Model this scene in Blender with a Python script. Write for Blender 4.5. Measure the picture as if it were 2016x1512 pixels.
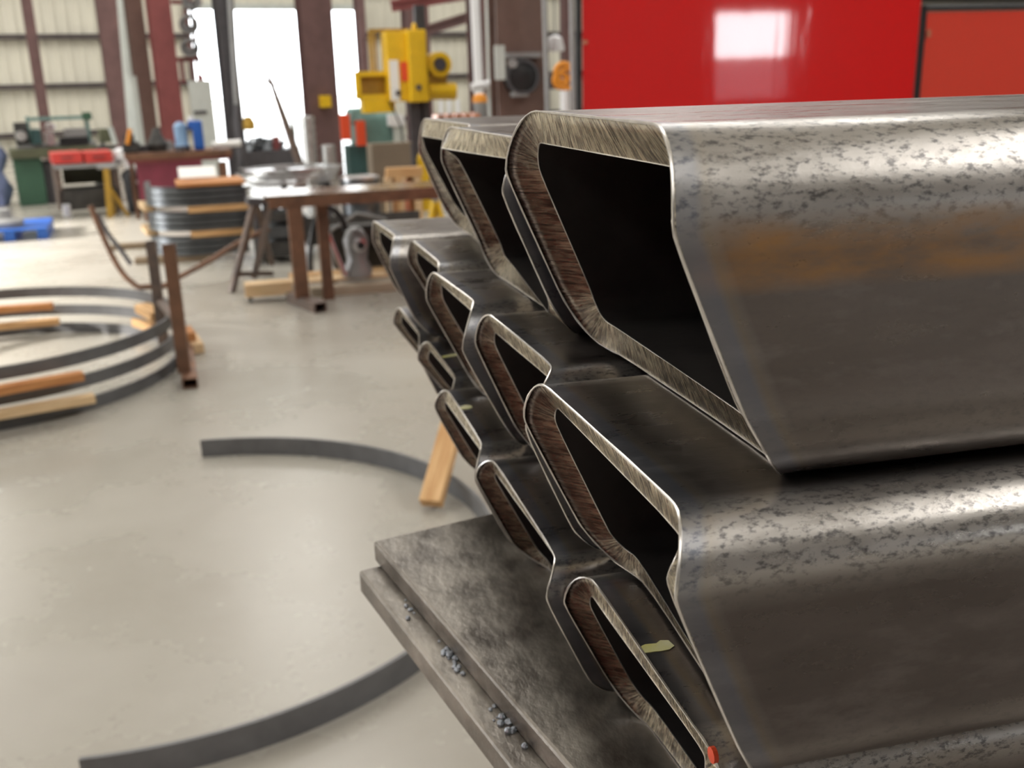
import bpy, math, random
from mathutils import Vector, Matrix
random.seed(7)
sc = bpy.context.scene
for o in list(bpy.data.objects):
    bpy.data.objects.remove(o)
COL = sc.collection

# ------------------------------------------------------------------ camera, sky, sun, large lights, exposure
F, CX, CY, H = 1980.0, 1008.0, 756.0, 1.45          # focal length in pixels of a 2016 px wide frame, eye height
M = [(0.9722783, -0.2322862, -0.0267953), (-0.0921124, -0.2751625, -0.9569749), (0.2149190, 0.9329141, -0.2889310)]
cam = bpy.data.objects.new('camera', bpy.data.cameras.new('camera')); COL.objects.link(cam)
mw = Matrix(((M[0][0], -M[1][0], -M[2][0], 0), (M[0][1], -M[1][1], -M[2][1], 0), (M[0][2], -M[1][2], -M[2][2], H), (0, 0, 0, 1)))
cam.matrix_world = mw
cam.data.sensor_width = 36; cam.data.sensor_fit = 'HORIZONTAL'; cam.data.lens = F / 2016 * 36
cam.data.clip_start = 0.02; cam.data.clip_end = 300
cam.data.dof.use_dof = True; cam.data.dof.focus_distance = 0.36; cam.data.dof.aperture_fstop = 17
sc.camera = cam

world = bpy.data.worlds.new('sky'); sc.world = world; world.use_nodes = True
wn = world.node_tree; bg = wn.nodes['Background']
bg.inputs['Color'].default_value = (0.93, 0.97, 1.0, 1); bg.inputs['Strength'].default_value = 9.0

sun = bpy.data.lights.new('sun', 'SUN'); sun.energy = 26.0; sun.angle = math.radians(3); sun.color = (1, 0.96, 0.9)
so = bpy.data.objects.new('sun', sun); COL.objects.link(so)
so.rotation_euler = Vector((math.cos(math.radians(19)), 0.0, -math.sin(math.radians(19)))).to_track_quat('-Z', 'Y').to_euler()

def area(name, loc, sx, sy, rot, power, portal=False, col=(1, 1, 1)):
    l = bpy.data.lights.new(name, 'AREA'); l.shape = 'RECTANGLE'; l.size = sx; l.size_y = sy; l.energy = power; l.color = col
    o = bpy.data.objects.new(name, l); COL.objects.link(o); o.location = loc; o.rotation_euler = rot
    if portal: l.cycles.is_portal = True
    return o
# skylight strips in the roof
for (x, y, w_, l_, p_) in ((-9, 6, 2.5, 8, 430), (-9, 16, 2.5, 8, 480), (0, 10, 2.5, 8, 430), (0, 21, 2.5, 8, 560), (9, 14, 2.5, 8, 430), (-9, 24, 2.5, 7, 650), (9, 23, 2.5, 8, 650),
                           (9.2, -2.0, 4.0, 8.5, 950), (0, -6, 2.5, 8, 430), (-9, -6, 2.5, 8, 300)):
    area('roof_skylight', (x, y, 9.3), w_, l_, (0, 0, 0), p_, col=(1, 0.975, 0.93))

vs = sc.view_settings
vs.view_transform = 'Standard'; vs.look = 'None'; vs.gamma = 1; vs.exposure = 0.0; vs.use_curve_mapping = False
sc.cycles.use_denoising = True
sc.cycles.max_bounces = 7; sc.cycles.diffuse_bounces = 3; sc.cycles.glossy_bounces = 4; sc.cycles.transmission_bounces = 4
sc.cycles.sample_clamp_indirect = 6; sc.cycles.caustics_reflective = False; sc.cycles.caustics_refractive = False

# ------------------------------------------------------------------ helpers
def ray(px, py):
    c = (px - CX, py - CY, F)
    return Vector([sum(M[i][j] * c[i] for i in range(3)) for j in range(3)])
def G(px, py, z=0.0):
    r = ray(px, py); t = (z - H) / r.z
    return Vector((r.x * t, r.y * t, z))
def Pv(px, py, Y):
    r = ray(px, py); t = Y / r.y
    return Vector((r.x * t, Y, H + r.z * t))

def new_mat(name, col, rough=0.5, metal=0.0, var=0.0, scale=8.0, bump=0.0, stretch=(1, 1, 1), spec=0.5, rvar=0.0, col2=None):
    m = bpy.data.materials.new(name); m.use_nodes = True
    nt = m.node_tree; b = nt.nodes['Principled BSDF']
    b.inputs['Base Color'].default_value = (*col, 1); b.inputs['Roughness'].default_value = rough; b.inputs['Metallic'].default_value = metal
    b.inputs['Specular IOR Level'].default_value = spec
    if var or bump or rvar or col2:
        tc = nt.nodes.new('ShaderNodeTexCoord'); mp = nt.nodes.new('ShaderNodeMapping'); mp.inputs['Scale'].default_value = stretch
        nz = nt.nodes.new('ShaderNodeTexNoise'); nz.inputs['Scale'].default_value = scale; nz.inputs['Detail'].default_value = 6; nz.inputs['Roughness'].default_value = 0.62
        nt.links.new(tc.outputs['Object'], mp.inputs['Vector']); nt.links.new(mp.outputs[0], nz.inputs['Vector'])
        rp = nt.nodes.new('ShaderNodeValToRGB'); rp.color_ramp.elements[0].position = 0.35; rp.color_ramp.elements[1].position = 0.68
        c2 = col2 if col2 else tuple(min(1, c * (1 + var)) for c in col)
        c1 = col if col2 else tuple(c * (1 - var) for c in col)
        rp.color_ramp.elements[0].color = (*c1, 1); rp.color_ramp.elements[1].color = (*c2, 1)
        nt.links.new(nz.outputs['Fac'], rp.inputs['Fac']); nt.links.new(rp.outputs['Color'], b.inputs['Base Color'])
        if rvar:
            mr = nt.nodes.new('ShaderNodeMapRange'); mr.inputs['From Min'].default_value = 0.3; mr.inputs['From Max'].default_value = 0.7
            mr.inputs['To Min'].default_value = rough - rvar; mr.inputs['To Max'].default_value = rough + rvar
            nt.links.new(nz.outputs['Fac'], mr.inputs['Value']); nt.links.new(mr.outputs[0], b.inputs['Roughness'])
        if bump:
            bp = nt.nodes.new('ShaderNodeBump'); bp.inputs['Strength'].default_value = bump; bp.inputs['Distance'].default_value = 0.01
            nt.links.new(nz.outputs['Fac'], bp.inputs['Height']); nt.links.new(bp.outputs['Normal'], b.inputs['Normal'])
    return m

class MB:
    """collects shapes and links them as one mesh object"""
    def __init__(s): s.v = []; s.f = []
    def add(s, vs, fs):
        k = len(s.v); s.v += [tuple(v) for v in vs]; s.f += [tuple(i + k for i in f) for f in fs]; return s
    def box(s, x0, x1, y0, y1, z0, z1):
        v = [(x, y, z) for z in (z0, z1) for y in (y0, y1) for x in (x0, x1)]
        return s.add(v, [(0, 2, 3, 1), (4, 5, 7, 6), (0, 1, 5, 4), (2, 6, 7, 3), (0, 4, 6, 2), (1, 3, 7, 5)])
    def bar(s, p0, p1, w, h, up=(0, 0, 1)):
        p0, p1 = Vector(p0), Vector(p1); d = (p1 - p0).normalized(); u = Vector(up)
        if abs(d.dot(u)) > 0.98: u = Vector((0, 1, 0))
        r = d.cross(u).normalized(); u = r.cross(d)
        v = [p + r * (a * w / 2) + u * (b * h / 2) for p in (p0, p1) for b in (-1, 1) for a in (-1, 1)]
        return s.add(v, [(0, 2, 3, 1), (4, 5, 7, 6), (0, 1, 5, 4), (2, 6, 7, 3), (0, 4, 6, 2), (1, 3, 7, 5)])
    def hollow(s, p0, p1, w, h, t, up=(0, 0, 1)):
        """square hollow bar with open ends"""
        p0, p1 = Vector(p0), Vector(p1); d = (p1 - p0).normalized(); u = Vector(up)
        if abs(d.dot(u)) > 0.98: u = Vector((0, 1, 0))
        r = d.cross(u).normalized(); u = r.cross(d); v = []
        for p in (p0, p1):
            for ww, hh in ((w, h), (w - 2 * t, h - 2 * t)):
                v += [p + r * (a * ww / 2) + u * (b * hh / 2) for a, b in ((-1, -1), (1, -1), (1, 1), (-1, 1))]
        f = []
        for i in range(4):
            j = (i + 1) % 4
            f += [(i, j, 8 + j, 8 + i), (4 + j, 4 + i, 12 + i, 12 + j), (j, i, 4 + i, 4 + j), (8 + i, 8 + j, 12 + j, 12 + i)]
        return s.add(v, f)
    def tube(s, pts, r, n=10, r1=None, cap=True):
        pts = [Vector(p) for p in pts]; k = len(s.v); N = len(pts); prev = None
        for i, p in enumerate(pts):
            d = (pts[min(i + 1, N - 1)] - pts[max(i - 1, 0)]).normalized()
            u = Vector((0, 0, 1)) if abs(d.z) < 0.95 else Vector((0, 1, 0))
            if prev is not None: u = prev
            a = d.cross(u).normalized(); b = a.cross(d).normalized(); prev = b
            rr = r if r1 is None else r + (r1 - r) * i / (N - 1)
            s.v += [tuple(p + a * (rr * math.cos(2 * math.pi * j / n)) + b * (rr * math.sin(2 * math.pi * j / n))) for j in range(n)]
        for i in range(N - 1):
            for j in range(n):
                q = (j + 1) % n
                s.f.append((k + i * n + j, k + i * n + q, k + (i + 1) * n + q, k + (i + 1) * n + j))
        if cap:
            s.f.append(tuple(k + j for j in range(n))[::-1]); s.f.append(tuple(k + (N - 1) * n + j for j in range(n)))
        return s
    def lathe(s, c, prof, n=24, axis='z'):
        c = Vector(c); k = len(s.v)
        for r, h in prof:
            for j in range(n):
                a = 2 * math.pi * j / n; x, y = r * math.cos(a), r * math.sin(a)
                s.v.append(tuple(c + (Vector((x, y, h)) if axis == 'z' else Vector((x, h, y)) if axis == 'y' else Vector((h, x, y)))))
        for i in range(len(prof) - 1):
            for j in range(n):
                q = (j + 1) % n; s.f.append((k + i * n + j, k + i * n + q, k + (i + 1) * n + q, k + (i + 1) * n + j))
        s.f.append(tuple(k + j for j in range(n))[::-1]); s.f.append(tuple(k + (len(prof) - 1) * n + j for j in range(n)))
        return s
    def torus(s, c, R, r, axis='z', n=28, m=8, a0=0, a1=360):
        c = Vector(c); pts = []
        for i in range(n + 1):
            a = math.radians(a0 + (a1 - a0) * i / n); x, y = R * math.cos(a), R * math.sin(a)
            pts.append(c + (Vector((x, y, 0)) if axis == 'z' else Vector((x, 0, y)) if axis == 'y' else Vector((0, x, y))))
        return s.tube(pts, r, m)
    def strip(s, path, t, z0, z1):
        """flat bar on edge along a plan path"""
        k = len(s.v); N = len(path)
        for i in range(N):
            a = Vector(path[max(i - 1, 0)]); b = Vector(path[min(i + 1, N - 1)]); d = (b - a).normalized(); nn = Vector((-d.y, d.x)) * t / 2; p = Vector(path[i])
            for q in (p - nn, p + nn): s.v += [(q.x, q.y, z0), (q.x, q.y, z1)]
        for i in range(N - 1):
            o = k + i * 4
            s.f += [(o, o + 4, o + 5, o + 1), (o + 6, o + 2, o + 3, o + 7), (o + 1, o + 5, o + 7, o + 3), (o + 4, o, o + 2, o + 6)]
        s.f += [(k, k + 1, k + 3, k + 2), (k + 4 * (N - 1), k + 4 * (N - 1) + 2, k + 4 * (N - 1) + 3, k + 4 * (N - 1) + 1)]
        return s
    def build(s, name, mat, parent=None, smooth=False, bevel=0.0):
        me = bpy.data.meshes.new(name); me.from_pydata(s.v, [], s.f); me.update()
        if mat: me.materials.append(mat)
        if smooth:
            me.polygons.foreach_set('use_smooth', [True] * len(me.polygons))
            try: me.set_sharp_from_angle(angle=math.radians(40))
            except Exception: pass
        o = bpy.data.objects.new(name, me); COL.objects.link(o)
        if parent: o.parent = parent
        if bevel:
            b = o.modifiers.new('edge', 'BEVEL'); b.width = bevel; b.segments = 2; b.limit_method = 'ANGLE'
        return o

def tag(o, label=None, cat=None, group=None, kind=None):
    for k, v in (('label', label), ('category', cat), ('group', group), ('kind', kind)):
        if v: o[k] = v
    return o
def thing(name, label, cat, loc, rz=0.0, group=None):
    o = bpy.data.objects.new(name, None); o.empty_display_size = 0.05; COL.objects.link(o)
    o.location = loc; o.rotation_euler = (0, 0, rz)
    return tag(o, label, cat, group)
def copy_tree(o, parent=None):
    c = o.copy(); COL.objects.link(c)
    if parent: c.parent = parent
    for ch in list(o.children): copy_tree(ch, c)
    return c

class Fr:
    """local frame of a background thing: base point on the floor, turned by rz; p() gives local coordinates of an image point on a vertical plane 'off' behind the base"""
    def __init__(s, base, rz=0.0):
        s.b = Vector(base); s.rz = rz; s.ax = Vector((math.cos(rz), math.sin(rz), 0)); s.ay = Vector((-math.sin(rz), math.cos(rz), 0))
    def p(s, px, py, off=0.0):
        r = ray(px, py); o = Vector((0, 0, H))
        t = (s.b + s.ay * off - o).dot(s.ay) / r.dot(s.ay); w = o + r * t - s.b
        return Vector((w.dot(s.ax), off, w.z))
    def box(s, mb, x0, y0, x1, y1, d0=0.0, d1=0.3):
        ym = (y0 + y1) / 2; xm = (x0 + x1) / 2
        return mb.box(s.p(x0, ym, d0).x, s.p(x1, ym, d0).x, d0, d1, max(0.0, s.p(xm, y1, d0).z), s.p(xm, y0, d0).z)
BG = math.radians(14)

# ------------------------------------------------------------------ materials
mt = {}
mt['concrete'] = new_mat('concrete', (0.345, 0.322, 0.278), 0.28, 0, 0, 1.1, 0.015, spec=0.4, col2=(0.40, 0.377, 0.332), rvar=0.07)
mt['siding'] = new_mat('siding', (0.74, 0.71, 0.60), 0.6, 0, 0.06, 0.5)
mt['rear_wall'] = new_mat('rear_wall', (0.16, 0.15, 0.14), 0.8)
mt['girt'] = new_mat('girt', (0.07, 0.055, 0.055), 0.6, 0, 0.2, 3)
mt['ceiling'] = new_mat('ceiling', (0.8, 0.8, 0.78), 0.8)
mt['plain_wall'] = new_mat('plain_wall', (0.45, 0.43, 0.40), 0.8)
mt['oxide'] = new_mat('oxide', (0.145, 0.078, 0.074), 0.6, 0, 0.2, 3)
mt['oxide_red'] = new_mat('oxide_red', (0.25, 0.068, 0.066), 0.55, 0, 0.15, 3)
mt['brown_paint'] = new_mat('brown_paint', (0.14, 0.082, 0.066), 0.5, 0, 0.15, 3)
mt['dark_grey'] = new_mat('dark_grey', (0.085, 0.08, 0.088), 0.5, 0.2, 0.2, 4)
mt['grey'] = new_mat('grey', (0.30, 0.30, 0.30), 0.45, 0.3, 0.12, 6)
mt['pale_grey'] = new_mat('pale_grey', (0.55, 0.58, 0.55), 0.5, 0, 0.08, 4)
mt['white'] = new_mat('white', (0.82, 0.82, 0.84), 0.45)
mt['galv'] = new_mat('galv', (0.55, 0.55, 0.54), 0.35, 0.7, 0.2, 14)
mt['black'] = new_mat('black', (0.012, 0.012, 0.014), 0.45)
mt['rust'] = new_mat('rust', (0.13, 0.07, 0.045), 0.5, 0.3, 0, 9, 0.1, col2=(0.24, 0.12, 0.07), rvar=0.12)
mt['rust_grey'] = new_mat('rust_grey', (0.12, 0.095, 0.085), 0.5, 0.3, 0, 9, 0.1, col2=(0.2, 0.14, 0.11))
mt['band'] = new_mat('band', (0.15, 0.15, 0.155), 0.45, 0.3, 0.15, 10, 0.05, rvar=0.08)
mt['wood'] = new_mat('wood', (0.52, 0.28, 0.11), 0.7, 0, 0, 5, 0.15, (1, 14, 14), col2=(0.74, 0.48, 0.24))
mt['wood_pale'] = new_mat('wood_pale', (0.62, 0.42, 0.22), 0.7, 0, 0, 5, 0.15, (1, 14, 14), col2=(0.78, 0.58, 0.36))
mt['wood_orange'] = new_mat('wood_orange', (0.42, 0.16, 0.05), 0.7, 0, 0, 5, 0.15, (1, 14, 14), col2=(0.62, 0.30, 0.11))
mt['wood_grey'] = new_mat('wood_grey', (0.36, 0.29, 0.21), 0.8, 0, 0, 5, 0.15, (1, 14, 14), col2=(0.5, 0.42, 0.32))
mt['wood_dark'] = new_mat('wood_dark', (0.16, 0.11, 0.07), 0.8, 0, 0, 5, 0.15, (1, 14, 14), col2=(0.26, 0.2, 0.13))
mt['cardboard'] = new_mat('cardboard', (0.20, 0.155, 0.11), 0.85, 0, 0.06, 4)
mt['yellow'] = new_mat('yellow', (0.80, 0.50, 0.015), 0.38, 0, 0.08, 6)
mt['ochre'] = new_mat('ochre', (0.42, 0.25, 0.03), 0.5, 0, 0.15, 6)
mt['teal'] = new_mat('teal', (0.15, 0.27, 0.25), 0.45, 0, 0.15, 5)
mt['teal_dark'] = new_mat('teal_dark', (0.035, 0.09, 0.09), 0.5, 0, 0.2, 5)
mt['green'] = new_mat('green', (0.05, 0.12, 0.075), 0.45, 0, 0.15, 3)
mt['olive'] = new_mat('olive', (0.10, 0.105, 0.06), 0.55, 0, 0.2, 4)
mt['orange_red'] = new_mat('orange_red', (0.75, 0.085, 0.03), 0.45)
mt['red_tray'] = new_mat('red_tray', (0.62, 0.06, 0.05), 0.4)
mt['magenta'] = new_mat('magenta', (0.21, 0.035, 0.06), 0.5, 0, 0.15, 4)
mt['blue'] = new_mat('blue', (0.015, 0.10, 0.42), 0.45)
mt['light_blue'] = new_mat('light_blue', (0.20, 0.33, 0.52), 0.35)
mt['lilac'] = new_mat('lilac', (0.22, 0.26, 0.45), 0.85, 0, 0.2, 6)
mt['copper'] = new_mat('copper', (0.62, 0.27, 0.16), 0.35, 0.5, 0.1, 8)
mt['orange'] = new_mat('orange', (0.75, 0.28, 0.02), 0.5)
mt['silver'] = new_mat('silver', (0.62, 0.62, 0.64), 0.28, 0.9, 0.12, 9)
mt['dark_steel'] = new_mat('dark_steel', (0.12, 0.13, 0.14), 0.38, 0.7, 0.2, 9)
mt['grime'] = new_mat('grime', (0.05, 0.048, 0.045), 0.6, 0.2, 0.4, 9)
mt['paper'] = new_mat('paper', (0.9, 0.9, 0.88), 0.7)
mt['paint_mark'] = new_mat('paint_mark', (0.75, 0.72, 0.25), 0.6, 0, 0, 60, col2=(0.82, 0.80, 0.6))
mt['spatter'] = new_mat('spatter', (0.35, 0.38, 0.42), 0.4, 0.8, 0.4, 90, 0.3)
mt['cut_edge'] = new_mat('cut_edge', (0.80, 0.77, 0.74), 0.28, 1.0, 0.15, 120)

def steel_mat(name, rust=None):
    """hot rolled tube wall: dark scale, rubbed lighter in flecks, heat tint beside the cut, optional rust streak (local z range)"""
    m = bpy.data.materials.new(name); m.use_nodes = True; nt = m.node_tree; N = nt.nodes; L = nt.links.new
    b = N['Principled BSDF']; b.inputs['Metallic'].default_value = 0.86
    tc = N.new('ShaderNodeTexCoord')
    def noise(scale, st, det=6, rgh=0.65):
        mp = N.new('ShaderNodeMapping'); mp.inputs['Scale'].default_value = st; L(tc.outputs['Object'], mp.inputs['Vector'])
        nz = N.new('ShaderNodeTexNoise'); nz.inputs['Scale'].default_value = scale; nz.inputs['Detail'].default_value = det; nz.inputs['Roughness'].default_value = rgh
        L(mp.outputs[0], nz.inputs['Vector']); return nz.outputs['Fac']
    def ramp(fac, p0, p1, c0, c1):
        r = N.new('ShaderNodeValToRGB'); e = r.color_ramp.elements; e[0].position = p0; e[1].position = p1; e[0].color = (*c0, 1); e[1].color = (*c1, 1)
        L(fac, r.inputs['Fac']); return r.outputs['Color']
    def mix(fac, a, c, mode='MIX'):
        x = N.new('ShaderNodeMix'); x.data_type = 'RGBA'; x.blend_type = mode
        if hasattr(fac, 'is_linked'): L(fac, x.inputs['Factor'])
        else: x.inputs['Factor'].default_value = fac
        for s, i in ((a, 6), (c, 7)):
            if hasattr(s, 'is_linked'): L(s, x.inputs[i])
            else: x.inputs[i].default_value = (*s, 1)
        return x.outputs[2]
    streak = noise(14, (0.15, 1, 1)); patch = noise(70, (0.35, 1, 1)); fleck = noise(520, (0.55, 1, 1), 5)
    ca = N.new('ShaderNodeAttribute'); ca.attribute_name = 'corner_wear_shine'
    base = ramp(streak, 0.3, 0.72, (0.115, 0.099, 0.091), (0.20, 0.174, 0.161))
    worn = ramp(streak, 0.3, 0.72, (0.40, 0.375, 0.35), (0.56, 0.53, 0.50))  # rubbed steel tone that also paints in the bright corner highlight
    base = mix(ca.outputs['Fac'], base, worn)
    base = mix(ramp(patch, 0.52, 0.66, (0, 0, 0), (0.22, 0.22, 0.22)), base, (0.36, 0.33, 0.31))
    fm = N.new('ShaderNodeMath'); fm.operation = 'MULTIPLY'; L(ramp(fleck, 0.50, 0.64, (0, 0, 0), (0.75, 0.75, 0.75)), fm.inputs[0])
    fr2 = N.new('ShaderNodeMapRange'); fr2.inputs['To Min'].default_value = 0.12; fr2.inputs['To Max'].default_value = 1.0; L(ca.outputs['Fac'], fr2.inputs['Value']); L(fr2.outputs[0], fm.inputs[1])
    base = mix(fm.outputs[0], base, (0.085, 0.083, 0.088))
    if rust:
        z0, z1, x0 = rust
        sp = N.new('ShaderNodeSeparateXYZ'); L(tc.outputs['Object'], sp.inputs[0])
        def band(val, a, c, w):
            r1 = N.new('ShaderNodeMapRange'); r1.inputs['From Min'].default_value = a - w; r1.inputs['From Max'].default_value = a + w; L(val, r1.inputs['Value'])
            r2 = N.new('ShaderNodeMapRange'); r2.inputs['From Min'].default_value = c + w; r2.inputs['From Max'].default_value = c - w; L(val, r2.inputs['Value'])
            q = N.new('ShaderNodeMath'); q.operation = 'MULTIPLY'; L(r1.outputs[0], q.inputs[0]); L(r2.outputs[0], q.inputs[1]); return q.outputs[0]
        mk = band(sp.outputs['Z'], z0, z1, 0.003); mx = band(sp.outputs['X'], x0, 9.0, 0.012)
        q = N.new('ShaderNodeMath'); q.operation = 'MULTIPLY'; L(mk, q.inputs[0]); L(mx, q.inputs[1])
        q2 = N.new('ShaderNodeMath'); q2.operation = 'MULTIPLY'; L(q.outputs[0], q2.inputs[0]); L(ramp(noise(55, (0.35, 1, 1)), 0.33, 0.58, (0.15,) * 3, (0.9,) * 3), q2.inputs[1])
        base = mix(q2.outputs[0], base, (0.34, 0.17, 0.05))
        rough_extra = q2.outputs[0]
        q3 = N.new('ShaderNodeMath'); q3.operation = 'MULTIPLY_ADD'; L(q2.outputs[0], q3.inputs[0]); q3.inputs[1].default_value = -0.5; q3.inputs[2].default_value = 0.86
        L(q3.outputs[0], b.inputs['Metallic'])
    at = N.new('ShaderNodeAttribute'); at.attribute_name = 'end_distance'
    tint = N.new('ShaderNodeValToRGB'); e = tint.color_ramp.elements
    e[0].position = 0.0; e[0].color = (0.30, 0.34, 0.42, 1); e[1].position = 1.0; e[1].color = (0.5, 0.5, 0.5, 1)
    for p, c in ((0.45, (0.24, 0.30, 0.42)), (0.7, (0.42, 0.36, 0.26))): k = e.new(p); k.color = (*c, 1)
    md = N.new('ShaderNodeMath'); md.operation = 'MULTIPLY'; md.inputs[1].default_value = 1 / 0.013; L(at.outputs['Fac'], md.inputs[0]); md.use_clamp = True
    L(md.outputs[0], tint.inputs['Fac'])
    fadem = N.new('ShaderNodeMapRange'); fadem.inputs['From Min'].default_value = 0.55; fadem.inputs['From Max'].default_value = 1.0; fadem.inputs['To Min'].default_value = 0.28; fadem.inputs['To Max'].default_value = 0.0
    L(md.outputs[0], fadem.inputs['Value'])
    base = mix(fadem.outputs[0], base, tint.outputs['Color'])
    L(base, b.inputs['Base Color'])
    rr = N.new('ShaderNodeMapRange'); rr.inputs['From Min'].default_value = 0.35; rr.inputs['From Max'].default_value = 0.65; rr.inputs['To Min'].default_value = 0.24; rr.inputs['To Max'].default_value = 0.42
    L(patch, rr.inputs['Value']); L(rr.outputs[0], b.inputs['Roughness'])
    bp = N.new('ShaderNodeBump'); bp.inputs['Strength'].default_value = 0.12; bp.inputs['Distance'].default_value = 0.0006; L(fleck, bp.inputs['Height']); L(bp.outputs[0], b.inputs['Normal'])
    return m
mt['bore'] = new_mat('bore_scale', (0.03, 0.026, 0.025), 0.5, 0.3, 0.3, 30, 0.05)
mt['steel'] = steel_mat('mill_steel')
mt['steel_rusted'] = steel_mat('mill_steel_rust_streak', (0.064, 0.081, 0.014))

def cut_mat():
    """torch cut face: bronze bright metal with drag lines across the wall"""
    m = bpy.data.materials.new('torch_cut'); m.use_nodes = True; nt = m.node_tree; N = nt.nodes; L = nt.links.new; b = N['Principled BSDF']
    uv = N.new('ShaderNodeUVMap'); uv.uv_map = 'UVMap'
    mp = N.new('ShaderNodeMapping'); mp.inputs['Scale'].default_value = (1, 0.02, 1); L(uv.outputs[0], mp.inputs['Vector'])
    nz = N.new('ShaderNodeTexNoise'); nz.inputs['Scale'].default_value = 900; nz.inputs['Detail'].default_value = 5; nz.inputs['Roughness'].default_value = 0.7; L(mp.outputs[0], nz.inputs['Vector'])
    mp2 = N.new('ShaderNodeMapping'); mp2.inputs['Scale'].default_value = (1, 0.22, 1); L(uv.outputs[0], mp2.inputs['Vector'])
    n2 = N.new('ShaderNodeTexNoise'); n2.inputs['Scale'].default_value = 620; n2.inputs['Detail'].default_value = 4; L(mp2.outputs[0], n2.inputs['Vector'])
    rp = N.new('ShaderNodeValToRGB'); e = rp.color_ramp.elements; e[0].position = 0.41; e[1].position = 0.64; e[0].color = (0.06, 0.045, 0.032, 1); e[1].color = (0.74, 0.65, 0.46, 1)  # bright end of the ramp paints in the sparkling highlights
    sm = N.new('ShaderNodeMath'); sm.operation = 'MULTIPLY_ADD'; L(n2.outputs['Fac'], sm.inputs[0]); sm.inputs[1].default_value = 0.5
    hm = N.new('ShaderNodeMath'); hm.operation = 'MULTIPLY'; L(nz.outputs['Fac'], hm.inputs[0]); hm.inputs[1].default_value = 0.5; L(hm.outputs[0], sm.inputs[2]); L(sm.outputs[0], rp.inputs['Fac'])
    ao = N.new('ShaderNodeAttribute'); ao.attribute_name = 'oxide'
    oxide_glint = N.new('ShaderNodeValToRGB'); e2 = oxide_glint.color_ramp.elements; e2[0].position = 0.36; e2[1].position = 0.66; e2[0].color = (0.012, 0.010, 0.009, 1); e2[1].color = (0.085, 0.048, 0.034, 1); L(nz.outputs['Fac'], oxide_glint.inputs['Fac'])  # reddish end paints a red reflection into the dark oxide
    mo = N.new('ShaderNodeMix'); mo.data_type = 'RGBA'; L(ao.outputs['Fac'], mo.inputs['Factor']); L(rp.outputs[0], mo.inputs[6]); L(oxide_glint.outputs[0], mo.inputs[7]); L(mo.outputs[2], b.inputs['Base Color'])
    b.inputs['Metallic'].default_value = 0.9
    mr = N.new('ShaderNodeMapRange'); mr.inputs['To Min'].default_value = 0.12; mr.inputs['To Max'].default_value = 0.42; L(n2.outputs['Fac'], mr.inputs['Value']); L(mr.outputs[0], b.inputs['Roughness'])
    ad = N.new('ShaderNodeMath'); ad.operation = 'ADD'; L(nz.outputs['Fac'], ad.inputs[0]); L(n2.outputs['Fac'], ad.inputs[1])
    bp = N.new('ShaderNodeBump'); bp.inputs['Strength'].default_value = 0.9; bp.inputs['Distance'].default_value = 0.0008; L(ad.outputs[0], bp.inputs['Height']); L(bp.outputs[0], b.inputs['Normal'])
    return m
mt['cut'] = cut_mat()
mt['plate'] = new_mat('plate_steel', (0.115, 0.10, 0.085), 0.42, 0.6, 0, 34, 0.2, (1, 0.6, 1), col2=(0.34, 0.31, 0.27), rvar=0.12)

def curtain_mat(name, col, trans):
    m = bpy.data.materials.new(name); m.use_nodes = True; nt = m.node_tree; N = nt.nodes; L = nt.links.new; b = N['Principled BSDF']
    b.inputs['Base Color'].default_value = (*col, 1); b.inputs['Roughness'].default_value = 0.05; b.inputs['Specular IOR Level'].default_value = 1.0
    tr = N.new('ShaderNodeBsdfTranslucent'); tr.inputs['Color'].default_value = (*col, 1)
    mx = N.new('ShaderNodeMixShader'); mx.inputs['Fac'].default_value = trans
    tc = N.new('ShaderNodeTexCoord'); mp = N.new('ShaderNodeMapping'); mp.inputs['Scale'].default_value = (1, 1, 0.22); L(tc.outputs['Object'], mp.inputs['Vector'])
    nz = N.new('ShaderNodeTexNoise'); nz.inputs['Scale'].default_value = 7; nz.inputs['Detail'].default_value = 2.5; L(mp.outputs[0], nz.inputs['Vector'])
    bp = N.new('ShaderNodeBump'); bp.inputs['Strength'].default_value = 0.06; bp.inputs['Distance'].default_value = 0.03; b.inputs['Coat Weight'].default_value = 1.0; b.inputs['Coat IOR'].default_value = 2.1; b.inputs['Coat Roughness'].default_value = 0.04; L(nz.outputs['Fac'], bp.inputs['Height'])
    L(bp.outputs[0], b.inputs['Normal'])
    L(b.outputs[0], mx.inputs[1]); L(tr.outputs[0], mx.inputs[2]); L(mx.outputs[0], N['Material Output'].inputs['Surface'])
    return m
mt['vinyl'] = curtain_mat('red_vinyl', (0.80, 0.012, 0.015), 0.45)
mt['vinyl_old'] = curtain_mat('old_red_vinyl', (0.80, 0.10, 0.06), 0.4)

# ------------------------------------------------------------------ the hall
XL, XR, YB, ZC = -17.0, 22.0, -12.0, 9.5
def struct(name, mb, m, smooth=False):
    return tag(mb.build(name, m, None, smooth), kind='structure')
struct('floor', MB().box(XL - 1, XR + 14, YB - 1, 46, -0.2, 0), mt['concrete'])
struct('ground', MB().box(-120, 120, 46, 160, -0.25, -0.05).box(-120, XL - 1, -60, 46, -0.25, -0.05), mt['concrete'])
struct('ceiling', MB().box(XL - 1, XR + 14, YB - 1, 46, ZC, ZC + 0.2), mt['ceiling'])

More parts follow.
